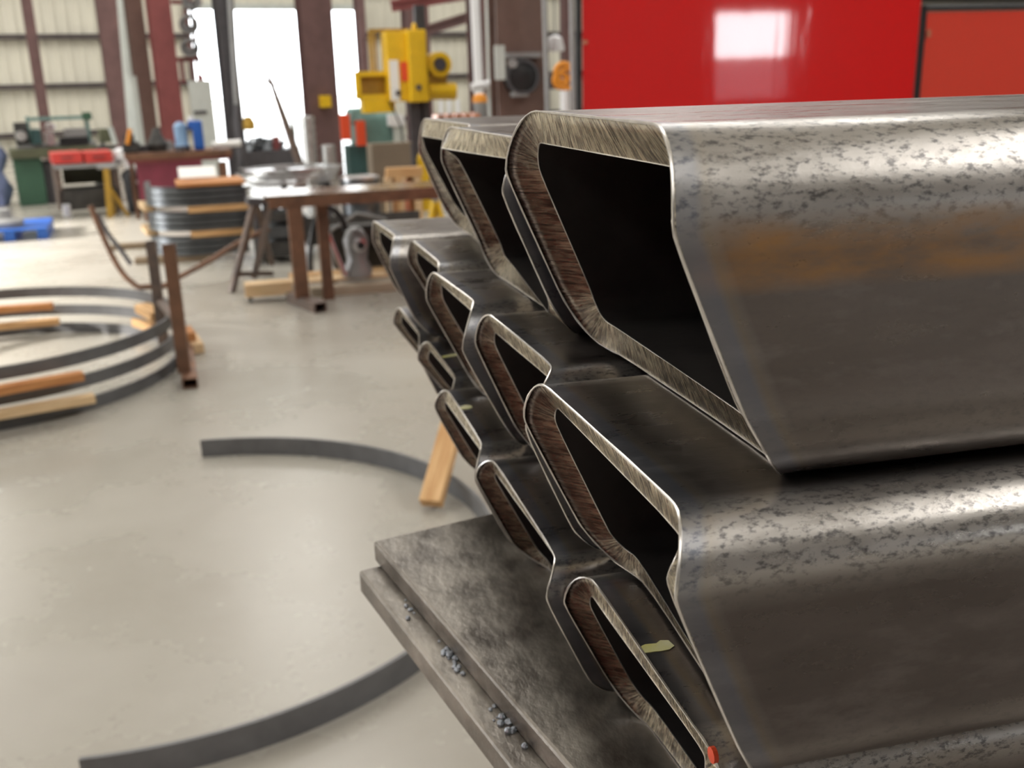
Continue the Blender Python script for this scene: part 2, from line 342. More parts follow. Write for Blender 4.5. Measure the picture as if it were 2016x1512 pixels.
# far wall, turned like the building: corrugated sheets between girts, door opening, light slots high up
wall_base = Vector((-0.35, 29.5, 0)); FW = Fr(wall_base, BG)
dx0, dx1, dz = FW.p(383, 150).x, FW.p(712, 150).x, FW.p(520, 20).z
slots = [(-1.6, 14.0, 5.5, 7.3), (-13.5, -11.0, 6.0, 7.2)]
wl, wr = -19.0, 34.0
wall = thing('wall_far', None, None, wall_base, BG); wall['kind'] = 'structure'
def corr(mb, x0, x1, z0, z1, pitch=0.30, d=0.035):
    n = max(1, int(round((x1 - x0) / pitch))); s = (x1 - x0) / n; xs = []
    for i in range(n):
        a = x0 + i * s; xs += [(a, 0), (a + s * 0.6, 0), (a + s * 0.72, -d), (a + s * 0.88, -d)]
    xs.append((x1, 0)); k = len(mb.v)
    for x, y in xs: mb.v += [(x, y, z0), (x, y, z1), (x, y + 0.06, z0), (x, y + 0.06, z1)]
    for i in range(len(xs) - 1):
        o = k + 4 * i; mb.f += [(o, o + 4, o + 5, o + 1), (o + 2, o + 3, o + 7, o + 6), (o + 1, o + 5, o + 7, o + 3), (o, o + 2, o + 6, o + 4)]
    return mb
zs = [0.0, 0.47, 1.63, 2.80, 3.96, 5.10, 5.9, 7.2, ZC]
cuts = sorted([dx0, dx1, slots[0][0], slots[0][1], slots[1][0], slots[1][1]] + [wl + 0.9 * i for i in range(int((wr - wl) / 0.9) + 1)])
for xa, xb in zip(cuts, cuts[1:]):                                   # upright corrugated sheets, one object each
    if xb - xa < 0.02: continue
    xm = (xa + xb) / 2; spans = [(0.0, ZC)]
    if dx0 < xm < dx1: spans = [(dz, ZC)]
    for sa, sb_, za, zb in slots:
        if sa < xm < sb_: spans = [(spans[0][0], za), (zb, ZC)]
    mb = MB()
    for za, zb in spans: corr(mb, xa - 0.015, xb + 0.015, za, zb)
    mb.build('siding_panel', mt['siding'], wall)
pane_mat = bpy.data.materials.new('translucent_sheet'); pane_mat.use_nodes = True; nt_ = pane_mat.node_tree; tl = nt_.nodes.new('ShaderNodeBsdfTranslucent'); tl.inputs['Color'].default_value = (0.75, 0.75, 0.74, 1)
nt_.links.new(tl.outputs[0], nt_.nodes['Material Output'].inputs['Surface'])
for i, (sa, sb_, za, zb) in enumerate(slots):                        # translucent light bands high in the wall
    wi = thing('window_%d' % (i + 1), None, None, wall_base, BG); wi['kind'] = 'structure'; n_ = max(1, round((sb_ - sa) / 0.9)); w_ = (sb_ - sa) / n_
    for k in range(n_): MB().box(sa + k * w_, sa + (k + 1) * w_ - 0.03, 0.0, 0.02, za, zb).build('pane', pane_mat, wi)
for z in (0.47, 1.63, 2.80, 3.96, 5.10):
    for xa, xb in ((wl, dx0), (dx1, wr)):
        MB().box(xa, xb, -0.20, -0.04, z - 0.07, z + 0.05).build('girt', mt['girt'], wall)
MB().box(dx0 - 0.12, dx0, -0.22, 0.05, 0, dz + 0.1).build('door_jamb', mt['oxide'], wall)
MB().box(dx1, dx1 + 0.12, -0.22, 0.05, 0, dz + 0.1).build('door_jamb', mt['oxide'], wall)
MB().box(dx0 - 0.12, dx1 + 0.12, -0.22, 0.05, dz, dz + 0.14).build('door_header', mt['pale_grey'], wall)

# left wall with the open loading door that lets the sun in
mb = MB(); mb.box(XL - 0.2, XL, YB, 5.5, 0, ZC).box(XL - 0.2, XL, 12.8, 46, 0, ZC).box(XL - 0.2, XL, 5.5, 12.8, 5.45, ZC)
struct('wall_left', mb, mt['plain_wall'])
struct('wall_right', MB().box(XR + 13, XR + 13.2, YB, 46, 0, ZC), mt['plain_wall'])
# rear wall with a glazed door high enough to show in the curtain
RX, RZ0, RZ1 = 10.95, 1.80, 2.78
mb = MB(); mb.box(XL, RX - 0.85, YB - 0.2, YB, 0, ZC).box(RX + 0.75, XR + 13, YB - 0.2, YB, 0, ZC).box(RX - 0.85, RX + 0.75, YB - 0.2, YB, RZ1, ZC).box(RX - 0.85, RX + 0.75, YB - 0.2, YB, 0, 0.85)
struct('wall_rear', mb, mt['rear_wall'])
frp = bpy.data.materials.new('translucent_panel'); frp.use_nodes = True; nt_ = frp.node_tree; tl = nt_.nodes.new('ShaderNodeBsdfTranslucent'); tl.inputs['Color'].default_value = (0.32, 0.32, 0.33, 1)
nt_.links.new(tl.outputs[0], nt_.nodes['Material Output'].inputs['Surface'])
dr = thing('door_1', None, None, (RX, YB - 0.1, 0)); dr['kind'] = 'structure'
MB().box(-0.85, 0.75, -0.02, 0.02, 0.87, RZ0 - 0.06).build('translucent_panel', frp, dr)
MB().box(-0.85, 0.75, -0.04, 0.04, RZ0 - 0.06, RZ0).build('mid_rail', mt['dark_grey'], dr); MB().box(-0.85, 0.75, -0.04, 0.04, 0.85, 0.87).build('sill', mt['dark_grey'], dr)

area('sky_portal', wall_base + FW.ax * ((dx0 + dx1) / 2) + FW.ay * 0.3 + Vector((0, 0, dz / 2)), dx1 - dx0, dz, (math.radians(90), 0, BG + math.pi * 0), 1, True).rotation_euler = (-FW.ay).to_track_quat('-Z', 'Y').to_euler()
area('sky_portal', (XL - 0.3, 9.15, 2.7), 7.3, 5.45, (0, 0, 0), 1, True).rotation_euler = Vector((1, 0, 0)).to_track_quat('-Z', 'Y').to_euler()

# columns and braces of the building, each a thing of its own
def h_column(label, top, bot, D, half, m, depth=0.3, rz=BG, name='steel_column', extra=None):
    """top, bot: image points of the column's axis; it stands at distance D"""
    b = Pv(bot[0], bot[1], D); b.z = 0
    t = thing(name, label, 'column', b, rz)
    w = half; MB().box(-w, w, 0, 0.03, 0, ZC).build('flange', m, t); MB().box(-w, w, depth, depth + 0.03, 0, ZC).build('flange', m, t)
    MB().box(-0.02, 0.02, 0.03, depth, 0, ZC).build('web', m, t); MB().box(-w - 0.06, w + 0.06, -0.06, depth + 0.09, 0, 0.03).build('base_plate', m, t)
    return t
c0 = h_column('thick dark brown steel column standing in front of the bright doorway', (605, 0), (648, 335), 16.5, 0.245, mt['oxide'])
fr = Fr(c0.location, BG)
mb = MB(); fr.box(mb, 634, 188, 652, 211, -0.15, 0.0); mb.build('yellow_switch_box', mt['yellow'], c0)['label'] = 'small yellow switch box'
h_column('dark grey steel column with pale conduit beside the bright doorway', (432, 0), (474, 330), 17.0, 0.12, mt['dark_grey'])
t = [o for o in bpy.data.objects if o.name.startswith('steel_column')][-1]
h_column('brick red steel column behind the magenta workbench', (325, 0), (348, 290), 18.0, 0.17, mt['oxide_red'])
h_column('brown wall column at the edge of the big cream wall panels', (207, 0), (247, 270), 24.5, 0.23, mt['oxide'])
h_column('thin brown wall post crossing the cream panels above the lathe', (57, 0), (88, 230), 25.6, 0.11, mt['oxide'])
h_column('greyish brown column with pipes right of the cream wall panels', (262, 0), (300, 290), 19.0, 0.13, mt['brown_paint'])
h_column('thin purple brown wall post left of the yellow machine', (711, 0), (727, 260), 27.5, 0.10, mt['oxide'])
h_column('dark column standing behind the tall yellow machine', (820, 0), (834, 270), 24.0, 0.28, mt['oxide'])
h_column('purple brown column behind the white vertical pipe', (940, 0), (955, 260), 20.0, 0.17, mt['oxide'])
cb = h_column('wide brown painted column carrying a black fan, left of red curtain', (1018, 0), (1030, 300), 11.5, 0.275, mt['brown_paint'], 0.4, 0.0)
h_column('narrow mauve column seen between two grey pipes by the curtain', (1114, 0), (1117, 260), 14.0, 0.055, mt['oxide'], 0.1, 0.0)

# ------------------------------------------------------------------ steel tubes (front stack)
S = 0.254
TUBES = {
    'a1': [0.9553, 0.7845, -0.0491, 0.4164, 0.0985, 0.0506, 0.4097, 0.3885, 0.4828, 0.588, 0.5703, 0.4921, 0.3964, 0.4337, 0.4529, 0.4063, 0.4951, 0.5594, 0.5598, 0.5403, 0.4464, 0.4382],
    'a2': [1.7901, 0.7865, -0.106, 0.3785, 0.0808, 0.0474, 0.4675, 0.3992, 0.4911, 0.5767, 0.5557, 0.518, 0.4228, 0.4435, 0.5087, 0.4155, 0.4994, 0.5073, 0.5731, 0.5634, 0.4642, 0.4068],
    'a3': [2.6179, 0.8077, -0.111, 0.374, 0.1046, 0.0533, 0.5374, 0.467, 0.552, 0.5982, 0.6318, 0.5561, 0.4899, 0.505, 0.5482, 0.4791, 0.5641, 0.6184, 0.6352, 0.5894, 0.5074, 0.4875],
    'b1': [0.9156, 0.6411, -0.4688, 0.3604, 0.0729, 0.0409, 0.4178, 0.3827, 0.4711, 0.5358, 0.5628, 0.4757, 0.3739, 0.3986, 0.4271, 0.3891, 0.4777, 0.5131, 0.5543, 0.5156, 0.4194, 0.4196],
    'b2': [1.5671, 0.59, -0.486, 0.3601, 0.0755, 0.0403, 0.457, 0.3773, 0.4658, 0.5843, 0.5786, 0.5006, 0.411, 0.4383, 0.4701, 0.4092, 0.4956, 0.5796, 0.5803, 0.5439, 0.4499, 0.4484],
    'b3': [2.1628, 0.565, -0.4885, 0.3601, 0.0861, 0.0316, 0.4362, 0.3808, 0.4744, 0.5596, 0.5438, 0.4807, 0.3879, 0.4066, 0.4377, 0.3966, 0.4851, 0.5554, 0.5519, 0.53, 0.4315, 0.4221],
    'b4': [2.7351, 0.5684, -0.4885, 0.3599, 0.0757, 0.036, 0.445, 0.4208, 0.4942, 0.5826, 0.577, 0.5328, 0.4155, 0.4318, 0.4626, 0.4261, 0.5063, 0.578, 0.5786, 0.5457, 0.4428, 0.4436],
    'b5': [3.3099, 0.5694, -0.4895, 0.3602, 0.0885, 0.036, 0.3931, 0.3543, 0.4299, 0.5321, 0.5322, 0.4339, 0.358, 0.3641, 0.4075, 0.3651, 0.4462, 0.5235, 0.5265, 0.4714, 0.3854, 0.382],
    'c1': [0.9972, 0.5827, -0.839, 0.306, 0.0715, 0.0352, 0.4864, 0.5022, 0.5259, 0.6167, 0.5865, 0.5258, 0.4458, 0.4849, 0.4987, 0.4781, 0.538, 0.6124, 0.5956, 0.565, 0.4881, 0.4841],
    'c2': [1.5856, 0.6127, -0.8495, 0.2955, 0.0512, 0.0311, 0.4525, 0.4143, 0.5003, 0.5927, 0.5843, 0.4986, 0.4068, 0.4486, 0.4698, 0.4231, 0.5085, 0.5818, 0.568, 0.5489, 0.4509, 0.451],
    'c3': [2.2162, 0.585, -0.8515, 0.2935, 0.0622, 0.0325, 0.4463, 0.4077, 0.4876, 0.5759, 0.5703, 0.4841, 0.4059, 0.4435, 0.4518, 0.4168, 0.4997, 0.5713, 0.5719, 0.5218, 0.4349, 0.4336],
    'c4': [2.8066, 0.5867, -0.852, 0.293, 0.0731, 0.032, 0.4905, 0.4483, 0.5303, 0.6187, 0.6131, 0.5491, 0.44, 0.4796, 0.5025, 0.4586, 0.5424, 0.6141, 0.6147, 0.5737, 0.4741, 0.4845],
    'c5': [3.4068, 0.5692, -0.8525, 0.2925, 0.0731, 0.032, 0.4662, 0.4495, 0.512, 0.6004, 0.5947, 0.5307, 0.4271, 0.454, 0.4817, 0.4483, 0.5241, 0.5957, 0.5964, 0.5554, 0.458, 0.4631],
}
NA, NW = 9, 5
def ring(y0, y1, z0, z1, r, X):
    out = []
    cor = ((y0 + r, z1 - r, 90), (y0 + r, z0 + r, 180), (y1 - r, z0 + r, 270), (y1 - r, z1 - r, 0))
    for j, (cy, cz, a0) in enumerate(cor):
        for i in range(NA):
            s = i / (NA - 1); a = math.radians(a0 + 90 * s)
            out.append((X[2 * j] * (1 - s) + X[2 * j + 1] * s, cy + r * math.cos(a), cz + r * math.sin(a)))
        k = (j + 1) % 4; p = out[-1]; q = (X[2 * k], cor[k][0] + r * math.cos(math.radians(cor[k][2])), cor[k][1] + r * math.sin(math.radians(cor[k][2])))
        for s in (0.04, 0.15, 0.32, 0.5, 0.68, 0.85, 0.96): out.append(tuple(p[i] + (q[i] - p[i]) * s for i in range(3)))
    xs = [p[0] for p in out]; n = len(xs); ds = [math.hypot(out[(i + 1) % n][1] - out[i][1], out[(i + 1) % n][2] - out[i][2]) + 1e-6 for i in range(n)]
    for it in range(4):                                             # the torch path has no sharp turns
        xs = [xs[i] * 0.5 + 0.5 * (xs[i - 1] * ds[i] + xs[(i + 1) % n] * ds[i - 1]) / (ds[i] + ds[i - 1]) for i in range(n)]
    return [(xs[i], out[i][1], out[i][2]) for i in range(n)]
TLEN = 9.4
def steel_tube(key, label, mat):
    y0, W, zt, Hh, r, t = TUBES[key][:6]; Xo = TUBES[key][6:14]; Xi = TUBES[key][14:22]
    xb = min(Xo); org = Vector((xb * S, (y0 + W / 2) * S, H + (zt - Hh) * S))
    root = thing('steel_tube', label, 'tube', org, 0, 'cut steel tubes in the front stack')
    loc = lambda p: (p[0] * S - org.x, p[1] * S - org.y, p[2] * S + H - org.z)
    o = [loc(p) for p in ring(y0, y0 + W, zt - Hh, zt, r, Xo)]
    i_ = [loc(p) for p in ring(y0 + t, y0 + W - t, zt - Hh + t, zt - t, max(r - t, 0.016), Xi)]
    n = len(o); xe = TLEN * S
    # walls
    v = []; f = []; dist = []
    z_hi, z_lo, y_hi, y_lo = max(p[2] for p in o), min(p[2] for p in o), max(p[1] for p in o), min(p[1] for p in o); rs_ = r * S
    def wear_shine(p):
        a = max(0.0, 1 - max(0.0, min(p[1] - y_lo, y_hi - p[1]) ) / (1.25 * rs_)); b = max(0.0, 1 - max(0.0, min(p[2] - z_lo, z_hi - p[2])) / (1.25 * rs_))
        return min(1.0, 2.2 * a * b + 0.9 * min(a, b)) * (1.0 if p[2] > (z_hi + z_lo) / 2 else 0.22)  # upper corners rubbed and lightened further as a painted highlight, lower ones kept dark
    wr_ = [wear_shine(p) for p in o]
    steps = [0.0006, 0.004, 0.010, 0.017, 0.024, 0.06, 0.14, 0.4]
    def loop(pts, d): v.extend([(p[0] + d, p[1], p[2]) for p in pts]); dist.extend([d] * n)
    for d in steps: loop(o, d)
    v.extend([(xe, p[1], p[2]) for p in o]); dist.extend([xe] * n); no = len(steps) + 1
    for a in range(no - 1):
        for j in range(n): q = (j + 1) % n; f.append((a * n + j, a * n + q, (a + 1) * n + q, (a + 1) * n + j))
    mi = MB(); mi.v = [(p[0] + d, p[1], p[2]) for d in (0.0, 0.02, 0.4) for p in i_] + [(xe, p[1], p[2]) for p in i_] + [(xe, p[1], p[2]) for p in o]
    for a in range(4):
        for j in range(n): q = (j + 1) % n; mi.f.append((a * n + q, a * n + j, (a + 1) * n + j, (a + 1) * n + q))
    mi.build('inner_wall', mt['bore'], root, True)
    me = bpy.data.meshes.new('tube_wall'); me.from_pydata(v, [], f); me.update()
    at = me.attributes.new('end_distance', 'FLOAT', 'POINT'); at.data.foreach_set('value', dist)
    me.attributes.new('corner_wear_shine', 'FLOAT', 'POINT').data.foreach_set('value', wr_ * (len(v) // n))
    me.materials.append(mat); me.polygons.foreach_set('use_smooth', [True] * len(me.polygons))
    try: me.set_sharp_from_angle(angle=math.radians(50))
    except Exception: pass
    wo = bpy.data.objects.new('tube_wall', me); COL.objects.link(wo); wo.parent = root
    # cut face, with u along the contour and v across the wall, slightly worn inside of the outer edge
    v = []; f = []; uv = []; u = 0; us = []
    for j in range(n + 1):
        p = Vector(o[j % n])
        if j: u += (p - Vector(o[(j - 1) % n])).length
        us.append(u)
    KS = (0.0, 0.012, 0.35, 0.7, 1.0)
    ox = []; zc_, zh_ = Hh * S / 2, Hh * S / 2
    for k in KS:
        for j in range(n):
            p, q = Vector(o[j]), Vector(i_[j]); w = p.lerp(q, k)
            if k == 0: w.x += 0.0006
            v.append(tuple(w))
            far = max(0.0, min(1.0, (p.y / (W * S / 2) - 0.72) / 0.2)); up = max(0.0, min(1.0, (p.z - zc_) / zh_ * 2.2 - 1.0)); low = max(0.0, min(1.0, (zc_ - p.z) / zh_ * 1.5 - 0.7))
            ox.append(far * (1 - 0.5 * low) * (1.0 - 0.45 * k) + 0.25 * (1 - far) * low)      # dark oxide on far wall, reddened as a painted reflection; top ground bright
    for a in range(len(KS) - 1):
        for j in range(n):
            q = (j + 1) % n; f.append((a * n + q, a * n + j, (a + 1) * n + j, (a + 1) * n + q))
            uv += [(us[j + 1], KS[a] * 0.0125), (us[j], KS[a] * 0.0125), (us[j], KS[a + 1] * 0.0125), (us[j + 1], KS[a + 1] * 0.0125)]
    me = bpy.data.meshes.new('cut_face'); me.from_pydata(v, [], f); me.update()
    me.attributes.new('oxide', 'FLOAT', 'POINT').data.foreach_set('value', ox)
    ul = me.uv_layers.new(name='UVMap'); ul.data.foreach_set('uv', [c for x in uv for c in x])
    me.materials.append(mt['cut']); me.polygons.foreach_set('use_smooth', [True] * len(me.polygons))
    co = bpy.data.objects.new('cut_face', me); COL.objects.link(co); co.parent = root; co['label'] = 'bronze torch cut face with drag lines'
    # bright burr along the outer and the inner edge
    rnd = random.Random(key); mb = MB()
    pts = [Vector(p) + Vector((0.0002, 0, 0)) for p in o]; k = len(mb.v)
    for ringpts, rr in ((o, 0.00050), (i_, 0.00028)):
        k = len(mb.v); m2 = 5
        for j in range(n):
            p = Vector(ringpts[j]); d = (Vector(ringpts[(j + 1) % n]) - Vector(ringpts[j - 1])).normalized()
            a = Vector((1, 0, 0)); a = (a - d * a.dot(d)).normalized(); b = d.cross(a); w = rr * rnd.uniform(0.75, 1.25)
            for s in range(m2):
                an = 2 * math.pi * s / m2; mb.v.append(tuple(p + a * (w * math.cos(an)) + b * (w * math.sin(an))))
        for j in range(n):
            q = (j + 1) % n
            for s in range(m2): s2 = (s + 1) % m2; mb.f.append((k + j * m2 + s, k + j * m2 + s2, k + q * m2 + s2, k + q * m2 + s))
    mb.build('cut_burr', mt['cut_edge'], root, True)['label'] = 'bright steel burr along the cut'
    return root, org
TL = {
    'a1': 'thick walled steel tube with rust streak, top of the stack and closest to the camera',
    'a2': 'thick walled steel tube in the middle of the three in the top row',
    'a3': 'thick walled steel tube at the far end of the three in the top row',
    'b1': 'flat steel tube in the middle row directly under the big rust streaked tube',
    'b2': 'flat steel tube in the middle row, second counting from the camera',
    'b3': 'flat steel tube in the middle row, third counting from the camera',
    'b4': 'flat steel tube in the middle row, fourth counting from the camera',
    'b5': 'flat steel tube at the far end of the middle row, bluish cut end',
    'c1': 'low bottom row steel tube with a yellow paint dab near its painted red glint',
    'c2': 'low steel tube of the bottom row, second counting from the camera',
    'c3': 'low steel tube in the middle of the bottom row with small yellow dab',
    'c4': 'low steel tube of the bottom row, fourth counting from the camera',
    'c5': 'low steel tube at the far end of the bottom row',
}
troot = {}
for k_ in TUBES:
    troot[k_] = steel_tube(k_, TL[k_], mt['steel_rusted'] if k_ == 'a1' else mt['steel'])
def top_dab(key, pix, m, label):
    root, org = troot[key]; z = H + TUBES[key][2] * S
    pts = [G(x, y, z) - org for x, y in pix]; n = len(pts)
    v = [(p.x, p.y, p.z + 0.0001) for p in pts] + [(p.x, p.y, p.z + 0.0004) for p in pts]
    f = [tuple(range(n))[::-1], tuple(range(n, 2 * n))] + [(i, (i + 1) % n, n + (i + 1) % n, n + i) for i in range(n)]
    MB().add(v, f).build('colour_dab', m, root)['label'] = label
top_dab('c1', [(1262, 1274), (1270, 1270), (1292, 1268), (1300, 1262), (1316, 1262), (1328, 1273), (1318, 1280), (1302, 1283), (1290, 1284), (1268, 1287)], mt['paint_mark'], 'pale yellow paint dab')
top_dab('c3', [(905, 802), (915, 798), (928, 799), (930, 803), (922, 806), (908, 807)], mt['paint_mark'], 'small yellow paint dab')
top_dab('c4', [(870, 702), (885, 699), (902, 696), (903, 700), (885, 703), (871, 705)], mt['paint_mark'], 'thin yellow paint stroke')
root, org = troot['c1']
q = Vector(Pv(1404, 1486, 1.03 * S)) - org
MB().lathe(q, [(0.0004, -0.0012), (0.0028, -0.0008), (0.0028, 0.0008), (0.0004, 0.0012)], 12, 'x').build('colour_dab', mt['orange_red'], root)['label'] = 'painted red glint on the cut corner'  # red disc standing in for a glint of reflected red light

# ------------------------------------------------------------------ steel bench under the stack
ZP = H - 1.1466 * S
def U(x, y, z): return Vector((x * S, y * S, H + z * S))
A = Vector((0.175, 2.433)); e1 = Vector((0.228, -0.974)).normalized(); e2 = Vector((0.974, 0.245)).normalized()
bench = thing('steel_bench', 'heavy steel plate bench carrying the stack of cut tubes', 'bench', (A.x * S + 0.35, A.y * S - 0.15, 0), 0)
bo = bench.location
def slab(mb, L1, L2, off1, off2, z0, z1):
    c = [A + e1 * a + e2 * b for a, b in ((off1, off2), (off1, L2), (L1, L2), (L1, off2))]
    v = [(p.x * S - bo.x, p.y * S - bo.y, z) for z in (z0, z1) for p in c]
    return mb.add(v, [(0, 1, 2, 3), (7, 6, 5, 4), (0, 4, 5, 1), (1, 5, 6, 2), (2, 6, 7, 3), (3, 7, 4, 0)])
ZB = ZP - 0.0145
slab(MB(), 3.4, 9.0, 0.0, 0.0, ZB, ZP).build('top_plate', mt['plate'], bench, False, 0.0018)
slab(MB(), 3.6, 8.8, 0.03, -0.055, ZB - 0.016, ZB).build('base_plate', mt['plate'], bench, False, 0.002)
rnd = random.Random(3); mb = MB()
for i in range(44):
    a, wd = rnd.choice([(0.27, .03), (0.52, .035), (0.57, .03), (0.78, .03), (0.83, .03)]); a = rnd.gauss(a, wd); b = min(-0.003, max(-0.045, rnd.gauss(-0.012, 0.008)))
    p = A + e1 * a + e2 * b; r_ = rnd.uniform(0.0006, 0.0021)
    mb.lathe((p.x * S - bo.x, p.y * S - bo.y, ZB), [(r_ * 0.9, 0), (r_, r_ * 0.6), (r_ * 0.45, r_ * 1.3)], 7)
sp_ = mb.build('weld_spatter', mt['spatter'], bench); sp_['kind'] = 'stuff'
for a, b in ((0.25, 0.5), (0.25, 6.5), (3.0, 0.7), (3.0, 6.5)):
    p = A + e1 * a + e2 * b; x, y = p.x * S - bo.x, p.y * S - bo.y
    MB().box(x - 0.04, x + 0.04, y - 0.04, y + 0.04, 0, ZB - 0.016).build('leg', mt['rust_grey'], bench)
# outrigger that carries the tubes beyond the plate
xo, yo = 0.66 - bo.x, -bo.y
MB().box(xo - 0.04, xo + 0.04, yo + 0.70, yo + 1.02, ZP - 0.07, H - 1.1455 * S).build('outrigger', mt['rust_grey'], bench)
MB().box(xo - 0.03, xo + 0.03, yo + 0.94, yo + 1.0, 0, ZP - 0.07).build('leg', mt['rust_grey'], bench)

# ------------------------------------------------------------------ red welding curtains
def curtain(label, x0, x1, Y, z0, z1, m, name='welding_curtain', sag=0.02):
    t = thing(name, label, 'curtain', ((x0 + x1) / 2, Y, 0)); w = (x1 - x0) / 2; mb = MB(); n = 40
    for i in range(n + 1):
        x = -w + 2 * w * i / n; y = 0.0008 * math.sin(i * 0.35)
        mb.v += [(x, y, z0), (x, y, (z0 + z1) / 2), (x, y, z1), (x, y + 0.002, z0), (x, y + 0.002, (z0 + z1) / 2), (x, y + 0.002, z1)]
    for i in range(n):
        o = i * 6
        for k in (0, 1): mb.f += [(o + k, o + 6 + k, o + 7 + k, o + 1 + k), (o + 3 + k, o + 4 + k, o + 10 + k, o + 9 + k)]
        mb.f += [(o + 2, o + 8, o + 11, o + 5), (o, o + 3, o + 9, o + 6)]
    mb.build('vinyl_sheet', m, t, True)
    MB().tube([(-w - 0.02, 0, 0), (-w - 0.02, 0, z1 + 0.03)], 0.017, 10).build('frame_post', mt['black'], t, True)
    MB().tube([(-w - 0.02, 0, z1 + 0.02), (w, 0, z1 + 0.02)], 0.016, 10).build('top_rail', mt['black'], t, True)
    MB().tube([(-w - 0.02, 0, 0.14), (w, 0, 0.14)], 0.016, 10).build('bottom_rail', mt['black'], t, True)
    MB().box(-w - 0.05, -w + 0.01, -0.28, 0.28, 0, 0.03).build('foot', mt['black'], t)
    for z in (z1 - 0.1, 1.62, 1.2):
        MB().lathe((-w + 0.012, -0.012, z), [(0.011, -0.004), (0.011, 0.004)], 10, 'y').build('grommet', mt['copper'], t)
    return t
xa, xb = Pv(1147, 150, 5.0).x, Pv(1808, 150, 5.0).x
curtain('glossy bright red vinyl welding curtain on a black frame behind the tubes', xa, xb - 0.02, 5.0, 0.16, 2.35, mt['vinyl'])
cu = curtain('unseen red welding curtain added beside the steel bench for red glints', -0.9, 0.9, 0.0, 0.16, 1.85, mt['vinyl']); cu.location = (-1.7, -0.35, 0); cu.rotation_euler = (0, 0, math.radians(90))  # out of view, added to throw red reflections onto the cut faces
curtain('duller red welding curtain with lower top rail at the right edge', xb + 0.02, xb + 2.2, 5.0, 0.16, Pv(1900, 22, 5.0).z, mt['vinyl_old'])

# ------------------------------------------------------------------ bent bars on the floor
BH = 0.066
def arc(c, r, a0, a1, n=60): return [(c[0] + r * math.cos(math.radians(a0 + (a1 - a0) * i / n)), c[1] + r * math.sin(math.radians(a0 + (a1 - a0) * i / n))) for i in range(n + 1)]
a_end = math.degrees(math.atan2(4.051 - 3.047, -0.379 + 0.427))
b_ = thing('bent_flat_bar', 'loose bent grey flat bar standing on edge on the bare floor', 'bar', (-0.427, 3.047, 0))
MB().strip(arc((0, 0), 1.03, a_end, -95, 90), 0.011, 0.0, 0.074).build('bar', mt['band'], b_, True)
RC = (-1.622, 5.713)
lev = [0.0, 0.115, 0.23]
for z, l in zip(lev, ('lowest', 'middle', 'topmost')):
    t = thing('rolled_steel_ring', 'rolled grey steel ring, %s of three with wood spacers on the floor' % l, 'ring', (RC[0], RC[1] - 0.02, z), 0, 'rolled rings stacked on the floor')
    MB().strip(arc((0, 0), 1.035, 10, 370, 110), 0.012, 0, 0.062).build('ring', mt['band'], t, True)
def board(label, p0, p1, w, h, m, name='wood_spacer', group='wood spacers between the rings'):
    p0, p1 = Vector(p0), Vector(p1); d = p1 - p0; L_ = d.length
    t = tag(MB().box(0, L_, -w / 2, w / 2, -h / 2, h / 2).build(name, m, None, False, 0.003), label, 'timber', group)
    t.location = p0; t.rotation_euler = (0, -math.asin(d.z / L_), math.atan2(d.y, d.x)); return t
def chord(label, pr, pl, z, w, m, ext=1.6, **k):
    a, b = G(pr[0], pr[1], z), G(pl[0], pl[1], z); board(label, a, a + (b - a) * ext, w, 0.04, m, **k)
for z, pr, pl, m_, l in ((0.203, (163, 739), (0, 768), mt['wood_orange'], 'orange brown wood spacer under the top ring on the near side'),
                  (0.088, (186, 783), (0, 815), mt['wood_pale'], 'pale wood spacer above the lowest ring on the near side'),
                  (0.203, (104, 602), (-40, 612), mt['wood_orange'], 'reddish brown wood spacer under the top ring on the far side'),
                  (0.088, (117, 632), (-40, 646), mt['wood'], 'tan wood spacer above the lowest ring on the far side')):
    chord(l, pr, pl, z, 0.06, m_)
for z, p0, p1, l in ((0.203, (280, 605), (312, 623), 'short wood block under the top ring beside the rusty post'), (0.088, (272, 632), (312, 645), 'short wood block above the lowest ring beside the rusty post')):
    board(l, G(*p0, z), G(*p1, z), 0.09, 0.051, mt['wood'])

# rusty post stand beside the rings
pb = G(366, 750); st = thing('post_stand', 'rusty two post steel stand holding the rolled rings', 'stand', pb)
f_ = Fr(pb, 0)
def lp(px, py, off=0.0): return f_.p(px, py, off)
MB().hollow((0.0, 0.0, 0.05), (0.0, 0.0, lp(331, 482).z), 0.062, 0.062, 0.005).build('post', mt['rust'], st)
q = G(348, 690) - pb + Vector((-0.05, 0, 0))
MB().hollow((q.x - 0.015, q.y, 0.0), (q.x - 0.015, q.y, f_.p(300, 475, q.y).z), 0.055, 0.055, 0.005).build('post', mt['rust_grey'], st)
MB().hollow((0.035, -0.16, 0.028), (-0.05, q.y + 0.1, 0.028), 0.075, 0.055, 0.005).build('foot', mt['rust'], st)
MB().bar((0.0, 0.02, 0.30), (q.x - 0.015, q.y, 0.30), 0.03, 0.03).build('brace', mt['rust_grey'], st)
k1, k2 = G(377, 674), G(391, 697)
board('small wood block with dark end on the floor behind the rusty post', k1 + Vector((0, 0, .03)), k2 + Vector((0, 0, .03)), 0.07, 0.055, mt['wood_pale'], 'wood_block', 'loose wood blocks by the rings')
board('reddish wood block just behind the rusty post', G(366, 650, .1), G(376, 664, .1), 0.06, 0.05, mt['wood_orange'], 'wood_block', 'loose wood blocks by the rings')

# wooden stick leaning over the bent bar
n0 = G(848, 992, 0.03); c0_ = G(866, 926, 0.113)
board('pale wooden stick leaning on the bent flat bar below the tubes', n0, n0 + (c0_ - n0) * 2.6, 0.08, 0.045, mt['wood'], 'wood_stick', None)

